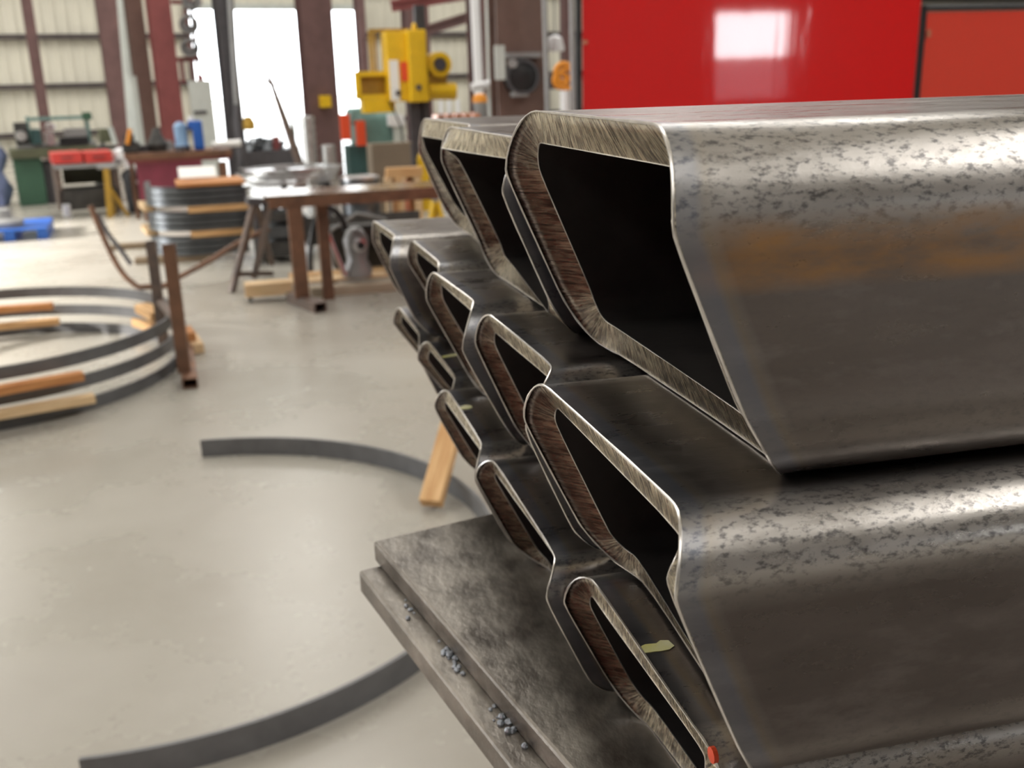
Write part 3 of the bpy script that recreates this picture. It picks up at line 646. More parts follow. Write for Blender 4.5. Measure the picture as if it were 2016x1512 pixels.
# thin bent rods rising behind the post
Y0_ = 8.0
def rod(label, pix, Ys, r, m):
    P0 = [Pv(x, y, Y) for (x, y), Y in zip(pix, Ys)]; b0 = min(P0, key=lambda p: p.z).copy(); b0.z = 0
    t = thing('bent_rod', label, 'rod', b0)
    out = []
    for i in range(len(P0) - 1):
        p_1, p0, p1, p2 = P0[max(i - 1, 0)], P0[i], P0[i + 1], P0[min(i + 2, len(P0) - 1)]
        for k in range(6):
            s = k / 6; out.append(0.5 * ((2 * p0) + (p1 - p_1) * s + (2 * p_1 - 5 * p0 + 4 * p1 - p2) * s * s + (3 * p0 - p_1 - 3 * p1 + p2) * s ** 3))
    out.append(P0[-1]); out = [Vector((p.x, p.y, max(p.z, r))) - b0 for p in out]
    MB().tube(out, r, 8).build('rod', m, t, True)
rod('long bent rust brown rod curving up on both sides of the post stand', [(178, 405), (205, 470), (236, 530), (268, 562), (305, 573), (352, 546), (410, 515), (470, 478), (530, 450)], [8.0] * 9, 0.021, mt['rust'])
rod('dark bent rod lying against the timber behind the rings', [(190, 420), (214, 462), (236, 490), (258, 521)], [9.0] * 4, 0.02, mt['dark_grey'])

# ------------------------------------------------------------------ stack of curved channels with wood strips
sb = G(430, 512); sf = Fr(sb, math.radians(6))
x_l, x_r = sf.p(378, 420).x, sf.p(484, 420).x
zt_ = sf.p(425, 346).z
R_ = 0.36
def plan():
    pts = [(x_r, 0.0), (x_r - 0.2, 0.0), (x_l + 0.02, 0.0)]
    for i in range(1, 13):
        a = math.radians(-90 - 88 * i / 12); pts.append((x_l + 0.02 + R_ * math.cos(a), R_ + R_ * math.sin(a)))
    pts.append((pts[-1][0], pts[-1][1] + 0.5)); return pts
z = 0.06; pitch = (zt_ - 0.06) / 12.6
def loc_thing(name, label, cat, z, group): return thing(name, label, cat, Vector((sb.x, sb.y, z)), sf.rz, group)
words_ = ['lowest', 'second', 'third', 'fourth', 'fifth', 'sixth', 'seventh', 'eighth', 'ninth']
n_bar = 0
for tier in range(3):
    for i in range(3):
        t = loc_thing('curved_channel', 'dark curved steel channel, %s counting up the banded stack' % words_[n_bar], 'channel', z, 'curved channels in the banded stack')
        mb = MB(); mb.strip(plan(), 0.05, 0, pitch * 0.74); mb.build('flange', mt['dark_steel'], t, True)
        mb = MB(); mb.strip([(x, y + 0.06) for x, y in plan()], 0.05, pitch * 0.70, pitch * 0.98); mb.build('web', mt['dark_steel'], t, True)
        z += pitch; n_bar += 1
    lab = ('lower', 'upper', 'top')[tier]
    if tier < 2:
        w = MB().box(x_l - 0.03, x_r + 0.09, -0.06, 0.06, 0, pitch * 0.95).build('wood_strip', mt['wood'])
        tag(w, '%s wood strip between the layers of curved channels' % lab, 'timber', 'wood strips in the channel stack'); w.location = (sb.x, sb.y, z); w.rotation_euler = (0, 0, sf.rz)
        w2 = MB().box(-0.05, 0.05, 0, 0.5, 0, pitch * 0.95).build('wood_strip', mt['wood_pale'])
        tag(w2, '%s wood strip end poking out at the curved side of the stack' % lab, 'timber', 'wood strips in the channel stack')
        q = sb + sf.ax * (x_l - R_ + 0.02) + sf.ay * 0.25; w2.location = (q.x, q.y, z); w2.rotation_euler = (0, 0, sf.rz + 0.1)
        z += pitch
w = MB().box(x_l - 0.10, x_r + 0.02, -0.03, 0.5, 0, 0.03).build('wood_sheet', mt['wood_orange']); tag(w, 'orange brown wood sheet on top of the channel stack', 'timber'); w.location = (sb.x, sb.y, z + 0.005); w.rotation_euler = (0, 0, sf.rz)
w = MB().box(-0.16, 0.16, -0.004, 0.004, 0, 0.16).build('paper_sign', mt['paper']); tag(w, 'blank white paper standing on top of the channel stack', 'paper')
q = sb + sf.ax * ((x_l + x_r) / 2 - 0.13) + sf.ay * 0.3; w.location = (q.x, q.y, z + 0.035); w.rotation_euler = (math.radians(-58), 0, sf.rz); w.location.z += 0.02
for (p0, p1, l) in (((222, 492), (330, 486), 'dark timber bearer under the channel stack, further from the rings'), ((268, 520), (420, 512), 'dark timber bearer under the channel stack, closer to the rings')):
    board(l, G(*p0) + Vector((0, 0, .03)), G(*p1) + Vector((0, 0, .03)), 0.1, 0.055, mt['wood_dark'], 'timber_bearer', 'timber bearers under the channel stack')

# ------------------------------------------------------------------ rusty table, trestle, dolly and machine scraps
tbp = G(598, 604); RZ = math.radians(4); tf = Fr(tbp, RZ)
tab = thing('welding_table', 'rusty steel table with bright worn top and square tube legs', 'table', tbp, RZ)
x0, x1 = tf.p(526, 400).x, tf.p(1010, 380).x
zt1, zt0 = tf.p(540, 386).z, tf.p(540, 411).z
mt['worn'] = new_mat('worn_top', (0.30, 0.22, 0.17), 0.24, 0.7, 0.2, 7, 0.06, rvar=0.06)
MB().box(x0, x1, 0.0, 0.46, zt1 - 0.012, zt1).build('table_top', mt['worn'], tab)
MB().box(x0 + 0.01, x1, 0.0, 0.05, zt0, zt1 - 0.012).build('apron', mt['rust'], tab)
MB().box(x0 + 0.01, x1, 0.41, 0.46, zt0, zt1 - 0.012).build('apron', mt['rust'], tab)
for xl_, py_ in ((tf.p(588, 500).x, 600), (x1 - 0.25, 600)):
    MB().hollow((xl_, 0.03, 0.06), (xl_, 0.03, zt0), 0.095, 0.095, 0.006).build('leg', mt['rust'], tab)
    MB().hollow((xl_ + 0.20, 0.20, 0.0), (xl_ + 0.20, 0.20, zt0), 0.075, 0.075, 0.006).build('leg', mt['rust'], tab)
    MB().hollow((xl_ + 0.09, -0.24, 0.035), (xl_ - 0.05, 0.22, 0.035), 0.09, 0.07, 0.007).build('foot', mt['rust_grey'], tab)
# trestle
sbp = G(468, 575); f2 = Fr(sbp, 0.1); tr = thing('trestle', 'grey brown steel trestle with splayed legs left of the rusty table', 'trestle', sbp, 0.1)
for (p, q, o1, o2) in (((456, 576), (500, 398), 0, 0.16), ((500, 548), (532, 402), 0.28, 0.2), ((535, 520), (505, 398), 0.7, 0.25)):
    MB().bar(f2.p(*p, o1), f2.p(*q, o2), 0.04, 0.04).build('leg', mt['rust_grey'], tr)
MB().bar(f2.p(463, 540, 0.02), f2.p(535, 538, 0.3), 0.035, 0.035).build('stretcher', mt['rust_grey'], tr)
MB().bar(f2.p(486, 396, 0.15), f2.p(590, 400, 0.25), 0.07, 0.05).build('top_beam', mt['dark_grey'], tr)
# dolly
dbp = G(490, 598); f3 = Fr(dbp, 0.05); dl = thing('wood_dolly', 'low plank dolly on black casters under the rusty table', 'dolly', dbp, 0.05)
mb = MB(); f3.box(mb, 482, 558, 576, 583, 0.0, 0.14); mb.build('plank', mt['wood_pale'], dl)
mb = MB(); f3.box(mb, 612, 560, 830, 588, 0.02, 0.16); mb.build('plank', mt['wood_grey'], dl)
zz = f3.p(600, 562).z
MB().box(f3.p(580, 570).x, f3.p(830, 570).x, 0.17, 0.34, 0.08, zz).build('plank', mt['wood_pale'], dl)
MB().box(f3.p(580, 570).x, f3.p(830, 570).x, 0.36, 0.55, 0.08, zz).build('plank', mt['wood'], dl)
for px in (494, 664, 800):
    MB().lathe(f3.p(px, 598, 0.07).to_2d().to_3d() + Vector((0, 0.0, 0.032)), [(0.032, -0.012), (0.032, 0.012)], 14, 'x').build('caster', mt['black'], dl)
    MB().lathe(f3.p(px, 598, 0.45).to_2d().to_3d() + Vector((0, 0.0, 0.032)), [(0.032, -0.012), (0.032, 0.012)], 14, 'x').build('caster', mt['black'], dl)
ZD = zz + 0.001
def on_dolly(px, off, rz=0.0):
    q = dbp + f3.ax * f3.p(px, 540, off).x + f3.ay * off; return Vector((q.x, q.y, ZD))
t = thing('pump_housing', 'greasy silver pump housing with round hole on the dolly', 'machine part', on_dolly(705, 0.2), 0.1)
MB().lathe((0, 0, 0), [(0.10, 0), (0.11, 0.05), (0.075, 0.12), (0.085, 0.2), (0.095, 0.27), (0.06, 0.34), (0.03, 0.36)], 18).build('casting', mt['grey'], t, True)
MB().lathe((0.01, -0.11, 0.24), [(0.02, -0.0), (0.05, 0.01), (0.05, 0.06)], 16, 'y').build('port', mt['silver'], t, True)
MB().lathe((0.015, -0.115, 0.24), [(0.03, -0.004), (0.03, 0.0)], 16, 'y').build('port_hole', mt['black'], t)
t = thing('gear_motor', 'black finned gear motor lying on the dolly', 'motor', on_dolly(806, 0.30), 0.0)
MB().lathe((0, 0, 0.14), [(0.05, -0.2), (0.11, -0.18), (0.12, 0.12), (0.08, 0.16), (0.03, 0.22)], 18, 'x').build('casing', mt['grime'], t, True)
for i in range(5): MB().lathe((-0.14 + i * 0.055, 0, 0.14), [(0.13, -0.006), (0.13, 0.006)], 18, 'x').build('fin', mt['dark_steel'], t)
MB().box(-0.14, 0.1, -0.08, 0.08, 0, 0.05).build('mount', mt['grime'], t)
t = thing('rubber_hose', 'black rubber hose hooped over scrap on the dolly', 'hose', on_dolly(655, 0.40))
MB().tube([(0.16 * math.cos(a) , 0.03 * math.sin(a * 2), 0.03 + 0.46 * math.sin(a)) for a in [math.pi * i / 18 for i in range(19)]], 0.022, 8).build('hose', mt['black'], t, True)
t = thing('steel_lever', 'slanting shiny steel lever among scrap on the dolly', 'lever', on_dolly(655, 0.13))
MB().tube([(0.09, 0, 0.02), (0.03, 0, 0.2), (-0.03, 0.02, 0.40)], 0.018, 8).build('lever_arm', mt['silver'], t, True)
MB().lathe((-0.03, 0.02, 0.40), [(0.0, -0.025), (0.024, -0.01), (0.024, 0.01), (0.0, 0.025)], 12).build('knob', mt['galv'], t, True)
t = thing('scrap_gearbox', 'grimy dark gearbox block at the back of the dolly', 'gearbox', on_dolly(735, 0.56), 0.02)
MB().box(-0.3, 0.16, -0.03, 0.1, 0, 0.33).build('block', mt['grime'], t, False, 0.02)
MB().lathe((-0.12, -0.03, 0.2), [(0.09, -0.03), (0.1, 0.0)], 16, 'y').build('cover', mt['dark_steel'], t)
MB().tube([(-0.3, -0.03, 0.3), (-0.1, -0.06, 0.42), (0.12, -0.03, 0.36)], 0.014, 6).build('pipe', mt['grey'], t, True)
# dark crates and tubes behind the table
bb = G(740, 490); fb = Fr(bb, 0.1)
t = thing('scrap_bin', 'dark steel scrap bin standing behind the rusty table', 'bin', bb, 0.1)
mb = MB(); fb.box(mb, 600, 422, 828, 476, 0, 0.03); mb.build('bin_side', mt['grime'], t)
mb = MB(); fb.box(mb, 600, 430, 828, 476, 0.27, 0.30); mb.build('bin_side', mt['grime'], t)
mb = MB(); fb.box(mb, 600, 425, 608, 476, 0.03, 0.27); mb.build('bin_end', mt['grime'], t)
mb = MB(); fb.box(mb, 820, 425, 828, 476, 0.03, 0.27); mb.build('bin_end', mt['grime'], t)
for k, (px, hh, m_, l) in enumerate(((788, 0.62, 'wood', 'tan split board sticking out of the scrap bin'), (804, 0.58, 'copper', 'pinkish offcut board sticking out of the scrap bin'), (770, 0.55, 'wood_grey', 'grey board leaning in the scrap bin'))):
    q = bb + fb.ax * fb.p(px, 440, 0.15).x + fb.ay * 0.15
    t = tag(MB().box(-0.022, 0.022, -0.012, 0.012, 0, hh).build('offcut_board', mt[m_]), l, 'timber', 'offcuts in the scrap bin'); t.location = (q.x, q.y, 0.002); t.rotation_euler = (0, 0, 0.2)
# crate of dark offcuts behind the trestle
xb0 = G(545, 520); fx = Fr(xb0, 0.08); t = thing('offcut_crate', 'dark steel crate of offcuts standing between the trestle and the doorway', 'crate', xb0, 0.08)
for nm, r_, m_ in (('corner_post', (504, 408, 511, 520, 0, 0.05), 'dark_grey'), ('corner_post', (588, 408, 596, 520, 0, 0.05), 'dark_grey'), ('side_bar', (511, 418, 588, 436, 0.0, 0.03), 'grime'), ('side_bar', (511, 446, 588, 468, 0.0, 0.03), 'dark_steel'),
                   ('side_bar', (511, 476, 588, 506, 0.0, 0.03), 'grime'), ('back_panel', (504, 412, 596, 520, 0.5, 0.53), 'grime'), ('end_panel', (504, 412, 507, 520, 0.05, 0.5), 'grime'), ('end_panel', (593, 412, 596, 520, 0.05, 0.5), 'grime')):
    mbx = MB(); fx.box(mbx, *r_); mbx.build(nm, mt[m_], t)
rx = random.Random(9); mbx = MB(); zt0_ = fx.p(545, 412).z; xw0, xw1 = fx.p(512, 450).x, fx.p(590, 450).x
for i in range(26):
    x = rx.uniform(xw0, xw1 - 0.05); mbx.bar((x, rx.uniform(.08, .45), 0.05), (x + rx.uniform(-.02, .04), rx.uniform(.08, .45), zt0_ + rx.uniform(-0.12, 0.05)), rx.uniform(.02, .06), 0.02)
mbx.build('offcuts', mt['dark_steel'], t)['kind'] = 'stuff'
# yellow stands behind the top tubes
yb = G(862, 470); t = thing('jack_stand', 'yellow jack stand just left of the upper far tube end', 'jack stand', yb); fy = Fr(yb, 0)
for a in (-1, 1): MB().bar((a * 0.09, 0.0, 0.0), (a * 0.02, 0.05, 0.36), 0.045, 0.03).build('leg', mt['yellow'], t)
MB().bar((0, 0.14, 0), (0, 0.05, 0.36), 0.045, 0.03).build('leg', mt['yellow'], t)
MB().lathe((0, 0.05, 0.34), [(0.025, 0), (0.025, 0.12), (0.045, 0.13), (0.045, 0.15)], 12).build('post', mt['grey'], t)

# drum, crate, cardboard, rings behind the table
db = G(718, 462); t = thing('steel_drum', 'dark steel drum with bright lid behind the rusty table', 'drum', db); fd = Fr(db)
r_ = (fd.p(752, 350).x - fd.p(674, 350).x) / 2; zd = fd.p(713, 350).z
MB().lathe((0, r_, 0), [(r_, 0), (r_, zd * .32), (r_ * 1.03, zd * .34), (r_, zd * .36), (r_, zd * .65), (r_ * 1.03, zd * .67), (r_, zd * .69), (r_, zd - 0.03)], 26).build('drum_body', mt['dark_steel'], t, True)
MB().lathe((0, r_, zd - 0.03), [(r_ * 1.02, 0), (r_ * 1.02, 0.03), (r_ * 0.95, 0.025)], 26).build('lid', mt['silver'], t, True)
cb_ = G(796, 462); fc = Fr(cb_, 0.05); t = thing('pallet_block', 'upright wooden pallet piece with two square gaps behind the table', 'pallet', cb_, 0.05)
mb = MB(); fc.box(mb, 762, 330, 832, 349, 0, 0.1); mb.build('board', mt['wood'], t)
for a, b in ((762, 775), (791, 803), (818, 832)):
    mb = MB(); fc.box(mb, a, 349, b, 462, 0.0, 0.1); mb.build('block', mt['wood_pale'], t)
mb = MB(); fc.box(mb, 762, 362, 832, 380, 0.0, 0.02); mb.build('board', mt['wood'], t)
mb = MB(); fc.box(mb, 762, 335, 832, 462, 0.1, 0.12); mb.build('board', mt['wood_orange'], t)
kb = G(775, 425); fk = Fr(kb, 0.05); t = thing('cardboard_box', 'plain brown cardboard box below the yellow machine', 'box', kb, 0.05)
mb = MB(); fk.box(mb, 736, 284, 812, 425, 0, 0.4); mb.build('carton', mt['cardboard'], t)
MB().box(fk.p(736, 284).x, fk.p(812, 284).x, 0.0, 0.2, fk.p(775, 284).z, fk.p(775, 284).z + 0.012).build('flap', mt['cardboard'], t)
# second pile of rings on blocks
rb = G(570, 470); fr_ = Fr(rb); zr = fr_.p(560, 368).z
t = thing('ring_trestle', 'dark steel trestle carrying the second pile of rings', 'trestle', rb)
for a in (-0.42, 0.0, 0.42):
    MB().box(a - 0.03, a + 0.03, 0.1, 0.16, 0, zr).build('leg', mt['dark_grey'], t); MB().box(a - 0.03, a + 0.03, 1.0, 1.06, 0, zr).build('leg', mt['dark_grey'], t)
    MB().box(a - 0.03, a + 0.03, 0.1, 1.06, zr - 0.04, zr).build('rail', mt['dark_grey'], t)
for i, l in enumerate(('lowest', 'middle', 'topmost')):
    k = thing('rolled_steel_ring', 'shiny rolled steel ring, %s of the pile behind the rusty table' % l, 'ring', (rb.x + 0.05 * i, rb.y + 0.62, zr + 0.002 + i * 0.05), 0, 'rings piled behind the table')
    MB().strip(arc((0, 0), 0.52 - 0.02 * i, 0, 360, 60), 0.03, 0, 0.034).box(-0.53, -0.44, -0.02, 0.02, 0.034, 0.05).box(0.44, 0.53, -0.02, 0.02, 0.034, 0.05).build('ring', mt['galv'], k, True)
for (xa_, l) in ((-0.22, 'bright loose steel plate on the piled rings, beside the channel stack'), (0.18, 'bright loose steel plate on the piled rings, beside the brown column')):
    k = tag(MB().box(-0.13, 0.13, -0.11, 0.11, 0, 0.012).build('steel_plate', mt['silver']), l, 'plate'); k.location = (rb.x + xa_, rb.y + 0.12, zr + 0.153); k.rotation_euler = (0, 0, 0.2)

# ------------------------------------------------------------------ yellow machine on a mast
D_ = Pv(830, 300, 13.0); yb = Vector((D_.x, 13.0, 0)); yf = Fr(yb, 0.08)
ym = thing('radial_drill', 'tall bright yellow machine head with motor on a dark mast', 'machine', yb, 0.08)
def part(fr_, root, name, rects, m, label=None, bevel=0.0):
    mb = MB()
    for r in rects: fr_.box(mb, *r)
    o = mb.build(name, m, root, False, bevel)
    if label: o['label'] = label
    return o
part(yf, ym, 'mast', [(812, 196, 832, 420, 0.1, 0.2), (838, 196, 852, 420, 0.1, 0.2)], mt['dark_grey'])
part(yf, ym, 'mast_core', [(826, 10, 846, 420, 0.18, 0.26)], mt['dark_steel'])
yhead = part(yf, ym, 'head', [(806, 58, 842, 201, -0.12, 0.35)], mt['yellow'], None, 0.015)
ypan = part(yf, ym, 'head_panel', [(763, 62, 806, 200, 0.0, 0.35)], mt['yellow'], None, 0.01)
part(yf, ypan, 'label_plate', [(768, 118, 786, 198, -0.012, 0.0)], mt['paper'], 'white label strip')
part(yf, ypan, 'label_plate', [(789, 122, 803, 160, -0.012, 0.0)], mt['orange_red'], 'red label')
for px, py, o_ in ((784, 183, -0.012), (824, 172, -0.12)):
    MB().lathe(yf.p(px, py, o_), [(0.035, -0.02), (0.035, 0.0)], 12, 'y').build('bolt', mt['dark_grey'], ypan if px < 800 else yhead)
for a, b in ((706, 764),):
    part(yf, ym, 'arm_frame', [(706, 140, 764, 150, 0.1, 0.2), (706, 186, 764, 196, 0.1, 0.2), (700, 140, 710, 196, 0.1, 0.2), (716, 196, 778, 222, 0.1, 0.3)], mt['yellow'])
    part(yf, ym, 'arm_panel', [(708, 148, 764, 188, 0.22, 0.3)], mt['ochre'])
    part(yf, ym, 'guard_rail', [(728, 58, 735, 140, 0.2, 0.24), (728, 56, 806, 63, 0.2, 0.24), (738, 60, 742, 140, 0.3, 0.33)], mt['ochre'])
mp_ = yf.p(866, 127, -0.05); rm = yf.p(889, 127, -0.05).x - mp_.x
MB().lathe(mp_, [(rm * .55, 0.0), (rm * .62, -0.02), (rm, -0.01), (rm, 0.3)], 24, 'y').build('motor', mt['yellow'], ym, True)
MB().lathe(mp_, [(rm * .5, -0.03), (rm * .5, 0.0)], 20, 'y').build('fan_cover', mt['dark_grey'], ym)
part(yf, ym, 'motor_bracket', [(842, 148, 880, 166, 0.0, 0.25)], mt['ochre'])
ca, cc = yf.p(842, 180, 0.05), yf.p(896, 180, 0.05); rc = yf.p(866, 163, 0.05).z - yf.p(866, 180, 0.05).z
MB().tube([ca, cc], rc, 18).build('cylinder', mt['yellow'], ym, True)
MB().lathe(yf.p(815, 50, 0.1), [(0.03, -0.12), (0.03, 0.0), (0.012, 0.03)], 12).build('lifting_eye', mt['yellow'], ym)
part(yf, ym, 'base', [(800, 400, 862, 424, 0.0, 0.4)], mt['dark_grey'])
MB().tube([yf.p(765, 195, 0.05), yf.p(790, 250, 0.05), yf.p(800, 330, 0.08)], 0.012, 6).build('cable', mt['black'], ym, True)

# teal press with orange red clamps
tbp2 = Vector((Pv(730, 300, 14.5).x, 14.5, 0)); tf2 = Fr(tbp2, 0.1); t = thing('hydraulic_press', 'pale teal hydraulic press with two orange red clamps', 'machine', tbp2, 0.1)
part(tf2, t, 'body', [(702, 222, 792, 300, 0.1, 0.7)], mt['teal'], None, 0.08)
part(tf2, t, 'neck', [(690, 212, 745, 245, 0.15, 0.6)], mt['teal'], None, 0.06)
part(tf2, t, 'pedestal', [(690, 286, 740, 400, 0.1, 0.5)], mt['teal_dark'])
part(tf2, t, 'clamp', [(672, 225, 690, 276, 0.0, 0.1)], mt['orange_red'])
part(tf2, t, 'clamp', [(703, 238, 720, 287, -0.05, 0.08)], mt['orange_red'])
part(tf2, t, 'gauge', [(765, 225, 796, 248, 0.0, 0.1)], mt['white'])
part(tf2, t, 'side_panel', [(776, 248, 796, 280, 0.02, 0.1)], mt['pale_grey'])
bb = Vector((Pv(832, 310, 12.0).x, 12.0, 0)); fz = Fr(bb, 0); t = thing('yellow_bollard', 'yellow guard post below the yellow machine head', 'post', bb)
MB().lathe((0, 0, 0), [(0.07, 0), (0.07, fz.p(832, 312).z), (0.045, fz.p(832, 302).z), (0.01, fz.p(832, 298).z)], 14).build('post', mt['yellow'], t, True)

# ------------------------------------------------------------------ things round the brown column
def pipe(label, pts, Y, r, m, name='service_pipe', cat='pipe', base=True):
    P = [Pv(x, y, Y) for x, y in pts]; b0 = P[-1].copy()
    if base: b0.z = 0
    t = thing(name, label, cat, b0)
    Q = [p - b0 for p in P]
    if base: Q.append(Vector((Q[-1].x, 0, 0)))
    MB().tube(Q, r, 10).build('pipe', m, t, True); return t
pipe('white vertical pipe left of the brown column', [(929, -120), (942, 165)], 19.0, 0.085, mt['white'])
pipe('white jointed downpipe close beside the brown column', [(960, -100), (966, 195)], 13.0, 0.045, mt['pale_grey'])
t = [o for o in bpy.data.objects if o.get('label', '').startswith('white jointed downpipe')][0]; MB().tube([Pv(928, 172, 12.9) - t.location, Pv(975, 163, 12.9) - t.location], 0.05, 10).build('cross_pipe', mt['white'], t, True)
pipe('grey conduit pipe along the right edge of the brown column', [(1068, -120), (1078, 200)], 11.0, 0.03, mt['grey'])
pipe('grey pipe standing next to the black curtain frame', [(1124, -60), (1129, 200)], 9.0, 0.024, mt['grey'])
fcb = Fr(cb.location, 0)
part(fcb, cb, 'shelf', [(1000, 103, 1066, 113, -0.15, 0.0)], mt['grey'])
MB().lathe(fcb.p(1030, 152, -0.14), [(0.0, -0.05), (0.1, -0.05), (0.19, -0.02), (0.2, 0.13)], 22, 'y').build('fan', mt['black'], cb, True)
MB().torus(fcb.p(1030, 152, -0.2), 0.17, 0.014, 'y', 24, 6).build('fan_guard', mt['dark_grey'], cb, True)
MB().lathe(fcb.p(1009, 125, -0.2), [(0.05, -0.03), (0.05, 0.03)], 12, 'y').build('fan_motor', mt['grey'], cb, True)
MB().box(*sorted((fcb.p(1004, 180).x, fcb.p(1032, 180).x)), -0.2, 0.0, fcb.p(1015, 190).z, fcb.p(1015, 180).z).build('bracket', mt['grey'], cb)
t = tag(MB().box(-0.055, 0.055, -0.02, 0.02, 0, 0.36).build('notice_board', mt['pale_grey']), 'blank pale panel hanging left of the black fan', 'panel'); t.location = Pv(985, 157, 11.3)
ob = Vector((Pv(948, 200, 15.0).x, 15.0, 0)); fo = Fr(ob, 0)
t = thing('paint_bucket', 'orange topped grey bucket on a stand below the white pipe', 'bucket', ob)
zo = fo.p(948, 232).z; MB().box(-0.12, 0.12, 0, 0.24, 0, zo).build('stand', mt['dark_grey'], t)
MB().lathe((0, 0.12, zo), [(0.09, 0), (0.11, 0.22)], 16).build('bucket', mt['grey'], t, True); MB().lathe((0, 0.12, zo + 0.22), [(0.115, 0), (0.10, 0.09), (0.05, 0.12)], 16).build('lid', mt['orange'], t, True)
hb = Vector((Pv(1104, 200, 10.5).x, 10.5, 0)); fh = Fr(hb, 0); t = thing('hose_stand', 'coiled orange hose on a white post beside the curtain', 'hose', hb)
MB().lathe((fh.p(1112, 190).x, 0, 0), [(0.05, 0), (0.05, fh.p(1112, 178).z)], 14).build('post', mt['white'], t, True)
for px, py, r0 in ((1110, 143, 0.09), (1104, 158, 0.07), (1116, 155, 0.10)): MB().torus(fh.p(px, py, 0.02), r0, 0.027, 'y', 20, 8).build('hose_coil', mt['orange'], t, True)
MB().box(-0.11, -0.02, 0.03, 0.1, fh.p(1090, 176).z, fh.p(1090, 150).z).build('valve_box', mt['dark_grey'], t)
wl_ = tag(MB().lathe((0, 0, 0), [(0.02, 0.16), (0.08, 0.12), (0.11, 0.0), (0.10, -0.03)], 16).build('lamp_shade', mt['white'], None, True), 'white bell shaped lamp shade hanging between the pipes', 'lamp'); wl_.location = Pv(1093, 96, 12.0); wl_.name = 'pendant_lamp'; MB().tube([(0, 0, 0.15), (0, 0, ZC - wl_.location.z)], 0.008, 6).build('cord', mt['black'], wl_)
# copper tubes on a rack
rb2 = Vector((Pv(905, 240, 13.5).x, 13.5, 0)); fk2 = Fr(rb2, 0); t = thing('tube_rack', 'dark rack holding pinkish copper tubes under the yellow cylinder', 'rack', rb2)
zk = fk2.p(905, 240).z
for a in (-0.28, 0.28): MB().box(a - 0.02, a + 0.02, 0.2, 0.26, 0, zk).build('leg', mt['dark_grey'], t)
MB().box(-0.32, 0.32, 0.0, 0.5, zk - 0.04, zk).build('shelf', mt['dark_grey'], t)
for i in range(5):
    k = tag(MB().lathe((0, 0, 0), [(0.036, -0.005), (0.052, 0), (0.052, 0.45), (0.03, 0.451)], 14, 'y').build('copper_tube', mt['copper'], None, True), 'pinkish copper tube end, %s counting from the yellow machine' % ('first', 'second', 'third', 'fourth', 'fifth')[i], 'tube', 'copper tubes on the rack')
    k.location = (rb2.x - 0.24 + i * 0.12, rb2.y + 0.02, zk + 0.053)
for i, px in enumerate((868, 884, 902)):
    pipe('slim white upright rod, %s behind the copper tubes' % ('first', 'second', 'third')[i], [(px, 196), (px + 1, 236)], 16.0, 0.03, mt['white'], 'upright_rod', 'rod')
# braces high up
for l, a, b, w, m_ in (('red roof brace above the yellow machine', (770, 6), (940, -22), 0.22, 'oxide_red'), ('purple brown diagonal brace right of the yellow machine', (838, 54), (940, 22), 0.2, 'oxide')):
    p, q = Pv(*a, 21.5), Pv(*b, 21.0); t = thing('roof_brace', l, 'beam', p); d = q - p
    MB().bar((0, 0, 0), d * 1.6, w, 0.03).build('flange', mt[m_], t); MB().bar(Vector((0, 0, -0.06)), d * 1.6 + Vector((0, 0, -0.06)), 0.03, w).build('web', mt[m_], t)

# ------------------------------------------------------------------ round the bright doorway
pb_ = Vector((Pv(594, 330, 15.5).x, 15.5, 0)); fp = Fr(pb_, 0); t = thing('jib_pole', 'long leaning grey pole with a hook across the bright doorway', 'pole', pb_)
MB().tube([fp.p(596, 340), fp.p(560, 235), fp.p(534, 162), fp.p(503, 104)], 0.07, 10, 0.018).build('pole', mt['rust_grey'], t, True)
MB().tube([fp.p(500, 160), fp.p(524, 160), fp.p(536, 170), fp.p(548, 161), fp.p(575, 162)], 0.02, 8).build('cross_hook', mt['rust_grey'], t, True)
MB().lathe(Vector((fp.p(596, 340).x, 0, 0)), [(0.16, 0), (0.16, 0.03), (0.07, 0.05), (0.07, fp.p(596, 335).z)], 14).build('base', mt['rust_grey'], t, True)
pipe('thin dark green rod with cross pegs left of the big column', [(571, 172), (583, 320)], 16.0, 0.025, mt['olive'], 'pegged_rod', 'rod')
gb = Vector((Pv(625, 350, 12.0).x, 12.0, 0)); fg = Fr(gb, 0)
for l, px, y0, r0 in (('tall ribbed galvanised duct standing in front of the big column', 612, 228, 0.075), ('short ribbed galvanised duct at the foot of the big column', 648, 285, 0.075)):
    q = gb + fg.ax * fg.p(px, 320).x; hgt = fg.p(px, y0).z; t = thing('spiral_duct', l, 'duct', (q.x, q.y, 0), 0, 'galvanised ducts by the column'); pr = []; n_ = 14
    for i in range(n_): pr += [(r0, hgt * i / n_), (r0 * 1.12, hgt * (i + 0.5) / n_)]
    MB().lathe((0, 0, 0), pr + [(r0, hgt)], 16).build('duct', mt['galv'], t, True)
db_ = Vector((Pv(535, 300, 19.0).x, 19.0, 0)); fd2 = Fr(db_, BG); t = thing('scrap_skip', 'dark skip of steel scrap in front of the bright doorway', 'skip', db_, BG)
part(fd2, t, 'skip_side', [(478, 296, 592, 352, 0, 0.05)], mt['dark_grey']); part(fd2, t, 'skip_side', [(478, 292, 592, 352, 1.0, 1.05)], mt['dark_grey'])
part(fd2, t, 'skip_end', [(478, 296, 483, 352, 0.05, 1.0), (587, 296, 592, 352, 0.05, 1.0)], mt['dark_grey'])
rs = random.Random(5); mb = MB(); z0 = fd2.p(535, 296).z; xa_, xb_ = fd2.p(484, 300).x, fd2.p(586, 300).x
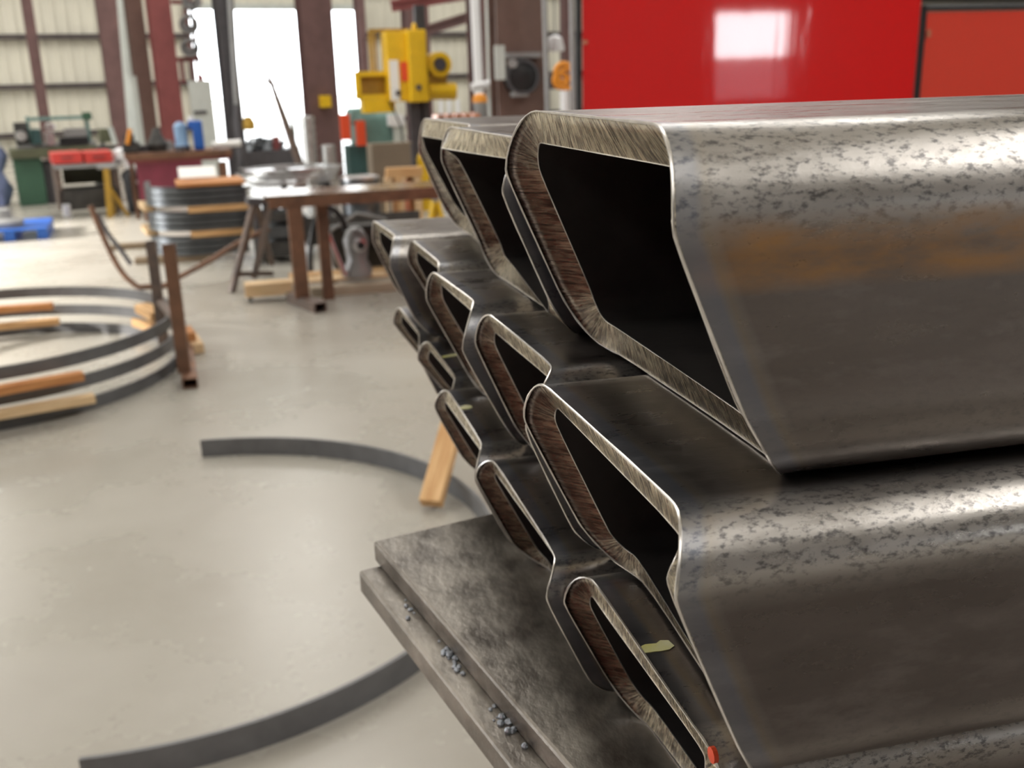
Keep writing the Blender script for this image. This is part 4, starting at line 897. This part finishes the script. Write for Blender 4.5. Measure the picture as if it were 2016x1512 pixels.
for i in range(40):
    x = rs.uniform(xa_ + .1, xb_ - .1); y = rs.uniform(0.15, 0.9); a = rs.uniform(-1, 1); mb.bar((x, y, z0 - 0.25), (max(xa_, min(xb_, x + a * 0.25)), min(0.95, max(.1, y + rs.uniform(-.3, .3))), z0 + rs.uniform(0, 0.22)), rs.uniform(.03, .12), 0.03)
mb.build('scrap_steel', mt['dark_steel'], t)['kind'] = 'stuff'
part(fd2, t, 'red_panel', [(538, 268, 552, 296, 0.4, 0.44)], mt['oxide_red'])
kb_ = Vector((Pv(478, 330, 16.0).x, 16.0, 0)); fk3 = Fr(kb_, 0); t = thing('stanchion', 'black stanchion with yellow cap in front of the doorway', 'post', kb_)
MB().lathe((0, 0, 0), [(0.1, 0), (0.1, 0.02), (0.075, 0.03), (0.075, fk3.p(478, 240).z), (0.04, fk3.p(478, 205).z)], 14).build('post', mt['dark_grey'], t, True)
MB().lathe((fk3.p(489, 240).x, 0, fk3.p(489, 256).z), [(0.09, 0), (0.10, 0.1), (0.05, 0.2)], 12).build('cap', mt['ochre'], t, True)
pipe('pale conduit running up beside the dark grey column', [(450, -60), (474, 330)], 16.8, 0.05, mt['grey'], 'conduit_pipe')
pipe('lilac grey pipe leaning behind the workbench vise', [(258, 150), (277, 290)], 16.0, 0.07, mt['pale_grey'], 'leaning_pipe')
pipe('tall pale downpipe left of the pipe covered column', [(236, -60), (262, 250)], 21.0, 0.10, mt['pale_grey'], 'downpipe')
# hanging coils and red rack left of the doorway
rk = Vector((Pv(368, 290, 18.5).x, 18.5, 0)); fr3 = Fr(rk, BG); t = thing('hanging_rack', 'dark red rack frame left of the doorway', 'rack', rk, BG)
part(fr3, t, 'upright', [(340, -60, 347, 330, 0, 0.08), (388, -60, 394, 330, 0, 0.08)], mt['oxide_red']); part(fr3, t, 'cross_bar', [(340, 112, 394, 121, -0.02, 0.06)], mt['oxide_red'])
part(fr3, t, 'hanging_arm', [(356, 120, 363, 165, -0.02, 0.04)], mt['oxide_red']); part(fr3, t, 'cross_bar', [(338, 0, 398, 8, -0.02, 0.06)], mt['oxide_red'])
for i, (px, py, r0, l) in enumerate(((377, 2, 0.12, 'topmost'), (372, 48, 0.125, 'middle'), (374, 94, 0.12, 'lowest'))):
    k = thing('cable_coil', 'grey cable coil hung on the red rack, %s of three' % l, 'cable', Pv(px, py, 18.35), 0, 'cable coils on the red rack')
    for j in range(3): MB().torus((0, 0.03 * j, 0.02 * j), r0 * (1 - 0.12 * j), 0.035, 'y', 22, 6).build('turn', mt['grey'] if j != 1 else mt['dark_grey'], k, True)
    MB().tube([(0, 0.0, r0), (0, 0.06, r0 + 0.14)], 0.015, 6).build('strap', mt['rust_grey'], k)
t = tag(MB().box(-0.05, 0.05, -0.02, 0.02, 0, 0.40).build('red_clamp', mt['oxide_red']), 'dark red clamp hanging by the pale sheet', 'clamp'); t.location = Pv(400, 200, 16.9); MB().tube([(0, 0, 0.4), (0, 0, ZC - t.location.z)], 0.01, 6).build('chain', mt['grime'], t)
# pale sheet leaning behind the bench
sb2 = Vector((Pv(410, 296, 15.4).x, 15.4, 0)); fs = Fr(sb2, BG); t = thing('sheet_panel', 'pale greenish sheet panel leaning behind the workbench', 'panel', sb2, BG)
part(fs, t, 'sheet', [(384, 158, 428, 395, 0, 0.03)], mt['pale_grey']); part(fs, t, 'edge_strip', [(382, 218, 408, 224, -0.02, 0.0)], mt['dark_grey'])

# ------------------------------------------------------------------ magenta workbench and what stands on it
wb = G(350, 436); fw = Fr(wb, BG * 0.6); t = thing('workbench', 'magenta steel workbench with a rusty red top', 'workbench', wb, BG * 0.6)
part(fw, t, 'worktop', [(246, 299, 458, 311, -0.05, 0.7)], mt['rust'])
part(fw, t, 'apron', [(250, 311, 455, 318, 0.0, 0.05)], mt['oxide_red'])
part(fw, t, 'front_panel', [(272, 318, 402, 405, 0.02, 0.06)], mt['magenta'])
part(fw, t, 'leg', [(284, 400, 300, 436, 0.0, 0.1)], mt['rust']); part(fw, t, 'leg', [(436, 318, 452, 430, 0.0, 0.1)], mt['rust']); part(fw, t, 'leg', [(262, 318, 270, 436, 0.5, 0.6)], mt['rust'])
part(fw, t, 'yellow_tag', [(296, 388, 308, 402, 0.005, 0.02)], mt['yellow'])
ztop = fw.p(350, 299, -0.05).z + 0.002
def on_bench(px, off=0.15):
    q = wb + fw.ax * fw.p(px, 290, off).x + fw.ay * off; return Vector((q.x, q.y, ztop))
sx = (fw.p(404, 270, .15).x - fw.p(384, 270, .15).x); hb_ = fw.p(390, 237, .15).z - ztop
t = thing('blue_jug', 'bright blue upright bottle on the magenta workbench', 'bottle', on_bench(393, .12)); MB().box(-sx * .5, sx * .5, -0.06, 0.06, 0, hb_).build('bottle', mt['blue'], t, False, 0.02)
MB().box(-sx * .9, -sx * .3, -0.05, 0.05, hb_ * .72, hb_).build('handle', mt['blue'], t, False, 0.015); MB().lathe((-sx * 0.5, 0, hb_), [(0.03, 0), (0.03, 0.05)], 10).build('cap', mt['white'], t)
t = thing('water_bottle', 'round light blue container beside the bright blue bottle', 'bottle', on_bench(359, .14)); MB().lathe((0, 0, 0), [(0.08, 0), (0.085, 0.06), (0.07, 0.08), (0.075, hb_ * .85), (0.03, hb_ * .98)], 16).build('container', mt['light_blue'], t, True)
MB().lathe((0, 0, 0.0), [(0.09, 0), (0.09, 0.05)], 16).build('base_ring', mt['dark_grey'], t)
t = tag(MB().tube([(-0.16, 0, 0.045), (0.16, 0.0, 0.06)], 0.04, 12).build('paper_roll', mt['paper'], None, True), 'white paper roll at the right end of the workbench', 'paper'); t.location = on_bench(447, 0.1)
t = thing('bench_vise', 'dark vise with orange handle on the left half of the workbench', 'vise', on_bench(258, .2))
MB().box(-0.09, 0.09, -0.08, 0.1, 0, 0.12).build('vise_body', mt['grime'], t, False, 0.02); MB().box(-0.05, 0.05, -0.1, -0.02, 0.12, 0.2).build('jaw', mt['grime'], t); MB().tube([(-0.02, -0.1, 0.1), (0.03, -0.12, 0.26)], 0.025, 8).build('handle', mt['orange'], t, True)
t = thing('grinder', 'grey lump of tools in the middle of the workbench', 'tool', on_bench(311, .25)); MB().lathe((0, 0, 0), [(0.1, 0), (0.12, 0.08), (0.07, 0.16), (0.03, 0.26)], 12).build('housing', mt['grime'], t, True); MB().lathe((0.12, -0.02, 0.06), [(0.06, -0.015), (0.06, 0.015)], 14, 'y').build('wheel', mt['grey'], t)
MB().box(-0.2, -0.08, -0.04, 0.06, 0, 0.07).build('tool_box', mt['dark_grey'], t)
# black bin
bb_ = G(268, 420); fbn = Fr(bb_); t = thing('black_bin', 'black plastic bin with domed lid in front of the workbench', 'bin', bb_)
w0 = (fbn.p(288, 360).x - fbn.p(244, 360).x) / 2; zb_ = fbn.p(268, 352).z
MB().lathe((0, w0, 0), [(w0 * .72, 0), (w0 * .95, zb_)], 18).build('bin_body', mt['black'], t, True); MB().lathe((0, w0, zb_), [(w0 * 1.05, 0), (w0 * 1.05, 0.03), (w0 * .8, 0.09), (w0 * .3, 0.12)], 18).build('lid', mt['black'], t, True)
MB().box(w0 * .3, w0 * 1.2, -0.02, 0.03, zb_ - 0.06, zb_ - 0.02).build('handle', mt['grey'], t)
k = tag(MB().lathe((0, 0, 0), [(0.035, 0), (0.05, 0.09), (0.04, 0.09)], 14).build('paper_cup', mt['white'], None, True), 'white cup standing on the black bin lid', 'cup'); k.location = (bb_.x - 0.03, bb_.y + w0 * .8, zb_ + 0.121)

# tool cart with two red trays
cbp = G(175, 425); fcr = Fr(cbp, BG); t = thing('tool_cart', 'grey wheeled tool cart with two bright red drawers', 'cart', cbp, BG)
for a, b, c, d in ((103, 301, 162, 322), (167, 299, 222, 320)):
    k = part(fcr, t, 'drawer', [(a, b, c, d, -0.04, 0.5)], mt['red_tray']); part(fcr, k, 'handle', [((a + c) / 2 - 12, b + 8, (a + c) / 2 + 12, b + 11, -0.06, -0.04)], mt['oxide_red'])
part(fcr, t, 'shelf', [(108, 322, 240, 330, -0.05, 0.55)], mt['grey']); part(fcr, t, 'side', [(112, 330, 124, 415, 0, 0.5)], mt['rust_grey']); part(fcr, t, 'side', [(226, 330, 238, 415, 0, 0.5)], mt['rust_grey'])
part(fcr, t, 'back', [(124, 330, 226, 360, 0.45, 0.5)], mt['olive']); part(fcr, t, 'bottom_tray', [(118, 372, 236, 412, 0.0, 0.5)], mt['grime'])
for px in (133, 222):
    for o_ in (0.05, 0.45): MB().lathe(Vector((fcr.p(px, 420, 0).x, o_, 0.05)), [(0.05, -0.02), (0.05, 0.02)], 14, 'x').build('caster', mt['black'], t)
k = tag(MB().box(-0.05, 0.05, -0.03, 0.03, 0, 0.17).build('steel_flask', mt['silver'], None, False, 0.02), 'shiny flask standing in the cart bottom tray', 'flask'); k.location = cbp + fcr.ax * fcr.p(125, 370, -.05).x - fcr.ay * 0.06 + Vector((0, 0, 0.001))
wt = tag(MB().lathe((0, 0, 0), [(0.05, 0), (0.085, 0.04), (0.08, 0.13), (0.03, 0.16)], 14).build('white_jar', mt['white'], None, True), 'white jar at the end of the cart shelf', 'jar'); q = cbp + fcr.ax * fcr.p(240, 322, 0.05).x + fcr.ay * 0.05; wt.location = (q.x, q.y, fcr.p(230, 322, -.05).z + .02)
jb = G(228, 428); t = thing('roller_stand', 'ochre yellow roller stand in front of the tool cart', 'stand', jb); fj = Fr(jb); zj = fj.p(218, 332).z
MB().bar((-0.06, 0, 0), (-0.03, 0, zj), 0.07, 0.05).build('leg', mt['ochre'], t); MB().bar((0.14, 0.05, 0), (-0.02, 0, zj * .6), 0.05, 0.04).build('leg', mt['ochre'], t); MB().bar((-0.05, 0.3, 0), (-0.03, 0.02, zj * .7), 0.05, 0.04).build('leg', mt['ochre'], t)
MB().lathe((-0.03, 0, zj + 0.025), [(0.028, -0.1), (0.028, 0.1)], 12, 'x').build('roller', mt['grey'], t)

# lathe
lb = G(75, 404); fl = Fr(lb, BG); t = thing('engine_lathe', 'green engine lathe below the cream wall panels', 'lathe', lb, BG)
part(fl, t, 'cabinet', [(33, 312, 88, 404, 0, 0.55)], mt['green']); part(fl, t, 'cabinet', [(90, 318, 112, 404, 0.1, 0.55)], mt['dark_grey'])
part(fl, t, 'chip_tray', [(20, 291, 190, 309, -0.08, 0.6)], mt['olive'])
part(fl, t, 'headstock', [(30, 242, 56, 284, 0.1, 0.5)], mt['grime']); part(fl, t, 'gear_cover', [(64, 255, 82, 284, 0.02, 0.4)], mt['teal_dark'])
part(fl, t, 'bed', [(34, 282, 190, 292, 0.1, 0.45)], mt['grey']); part(fl, t, 'carriage', [(92, 262, 108, 286, 0.0, 0.4)], mt['silver']); part(fl, t, 'cross_slide', [(128, 253, 172, 270, 0.1, 0.35)], mt['grey']); part(fl, t, 'tailstock', [(118, 270, 175, 284, 0.05, 0.35)], mt['black'])
part(fl, t, 'guard_rail', [(56, 229, 182, 236, 0.2, 0.24), (54, 229, 60, 284, 0.2, 0.24), (170, 232, 178, 290, 0.2, 0.24)], mt['teal']); part(fl, t, 'guard_cap', [(163, 221, 180, 236, 0.15, 0.28)], mt['green'])
MB().lathe(fl.p(99, 250, 0.0), [(0.05, -0.05), (0.06, 0), (0.06, 0.1)], 14, 'y').build('handwheel', mt['silver'], t, True)
MB().lathe(fl.p(42, 268, 0.05), [(0.06, -0.06), (0.07, 0), (0.07, 0.1)], 14, 'y').build('chuck', mt['galv'], t, True)
dp = Vector((Pv(210, 290, 16.2).x, 16.2, 0)); fdp = Fr(dp, BG); t = thing('pedestal_drill', 'small grey green pedestal drill right of the lathe', 'drill', dp, BG)
part(fdp, t, 'column', [(203, 270, 211, 360, 0.1, 0.2)], mt['grey']); part(fdp, t, 'head', [(197, 254, 222, 280, 0, 0.3)], mt['olive']); part(fdp, t, 'table', [(190, 288, 226, 294, 0, 0.3)], mt['grime']); part(fdp, t, 'base', [(192, 356, 226, 382, 0, 0.3)], mt['grime'])
MB().tube([fdp.p(217, 250, -0.02), fdp.p(228, 285, -0.05)], 0.035, 8).build('feed_lever', mt['pale_grey'], t, True)
# blue cloth bundle at the frame edge
lb2 = G(4, 404); flb = Fr(lb2, 0); t = thing('cloth_bundle', 'lilac blue cloth draped over a stand left of the lathe', 'cloth', lb2)
zc = flb.p(14, 290).z; rs = random.Random(2); mb = MB(); n = 18; lv = 8
for k in range(lv):
    z_ = zc * k / (lv - 1); rr = 0.07 + 0.08 * math.sin(k * 0.8) ** 2 + 0.02
    for j in range(n): a = 2 * math.pi * j / n; r2 = rr * (1 + 0.18 * math.sin(5 * a + k) * (1 - k / lv)); mb.v.append((r2 * math.cos(a), r2 * math.sin(a), z_))
for k in range(lv - 1):
    for j in range(n): mb.f.append((k * n + j, k * n + (j + 1) % n, (k + 1) * n + (j + 1) % n, (k + 1) * n + j))
mb.f.append(tuple((lv - 1) * n + j for j in range(n)))
mb.build('draped_cloth', mt['lilac'], t, True); MB().lathe((0.02, -0.02, zc), [(0.09, 0), (0.1, 0.04), (0.05, 0.09)], 12).build('stand_head', mt['white'], t, True)
# blue pallet with a casting
pp = G(48, 474); fpl = Fr(pp, 0.12); t = thing('blue_pallet', 'blue pallet on the floor at the left edge', 'pallet', pp, 0.12)
xa_, xb_ = fpl.p(-60, 465).x, fpl.p(95, 465).x; zp = 0.12
for i in range(5): MB().box(xa_, xb_, i * 0.2, i * 0.2 + 0.13, zp - 0.02, zp).build('deck_board', mt['blue'], t)
for x in (xa_, (xa_ + xb_) / 2 - 0.05, xb_ - 0.1): MB().box(x, x + 0.1, 0, 0.93, 0, zp - 0.02).build('bearer', mt['blue'], t)
k = thing('machine_casting', 'grey metal casting lying on the blue pallet', 'casting', Vector((pp.x, pp.y, 0)) + fpl.ax * fpl.p(8, 450, .3).x + fpl.ay * 0.3 + Vector((0, 0, zp + .001)), 0.12)
MB().lathe((0, 0, 0), [(0.2, 0), (0.2, 0.06), (0.1, 0.1), (0.08, 0.18), (0.04, 0.18)], 18).build('flange', mt['grey'], k, True); MB().box(-0.3, -0.1, -0.1, 0.12, 0, 0.14).build('block', mt['galv'], k, False, 0.01)
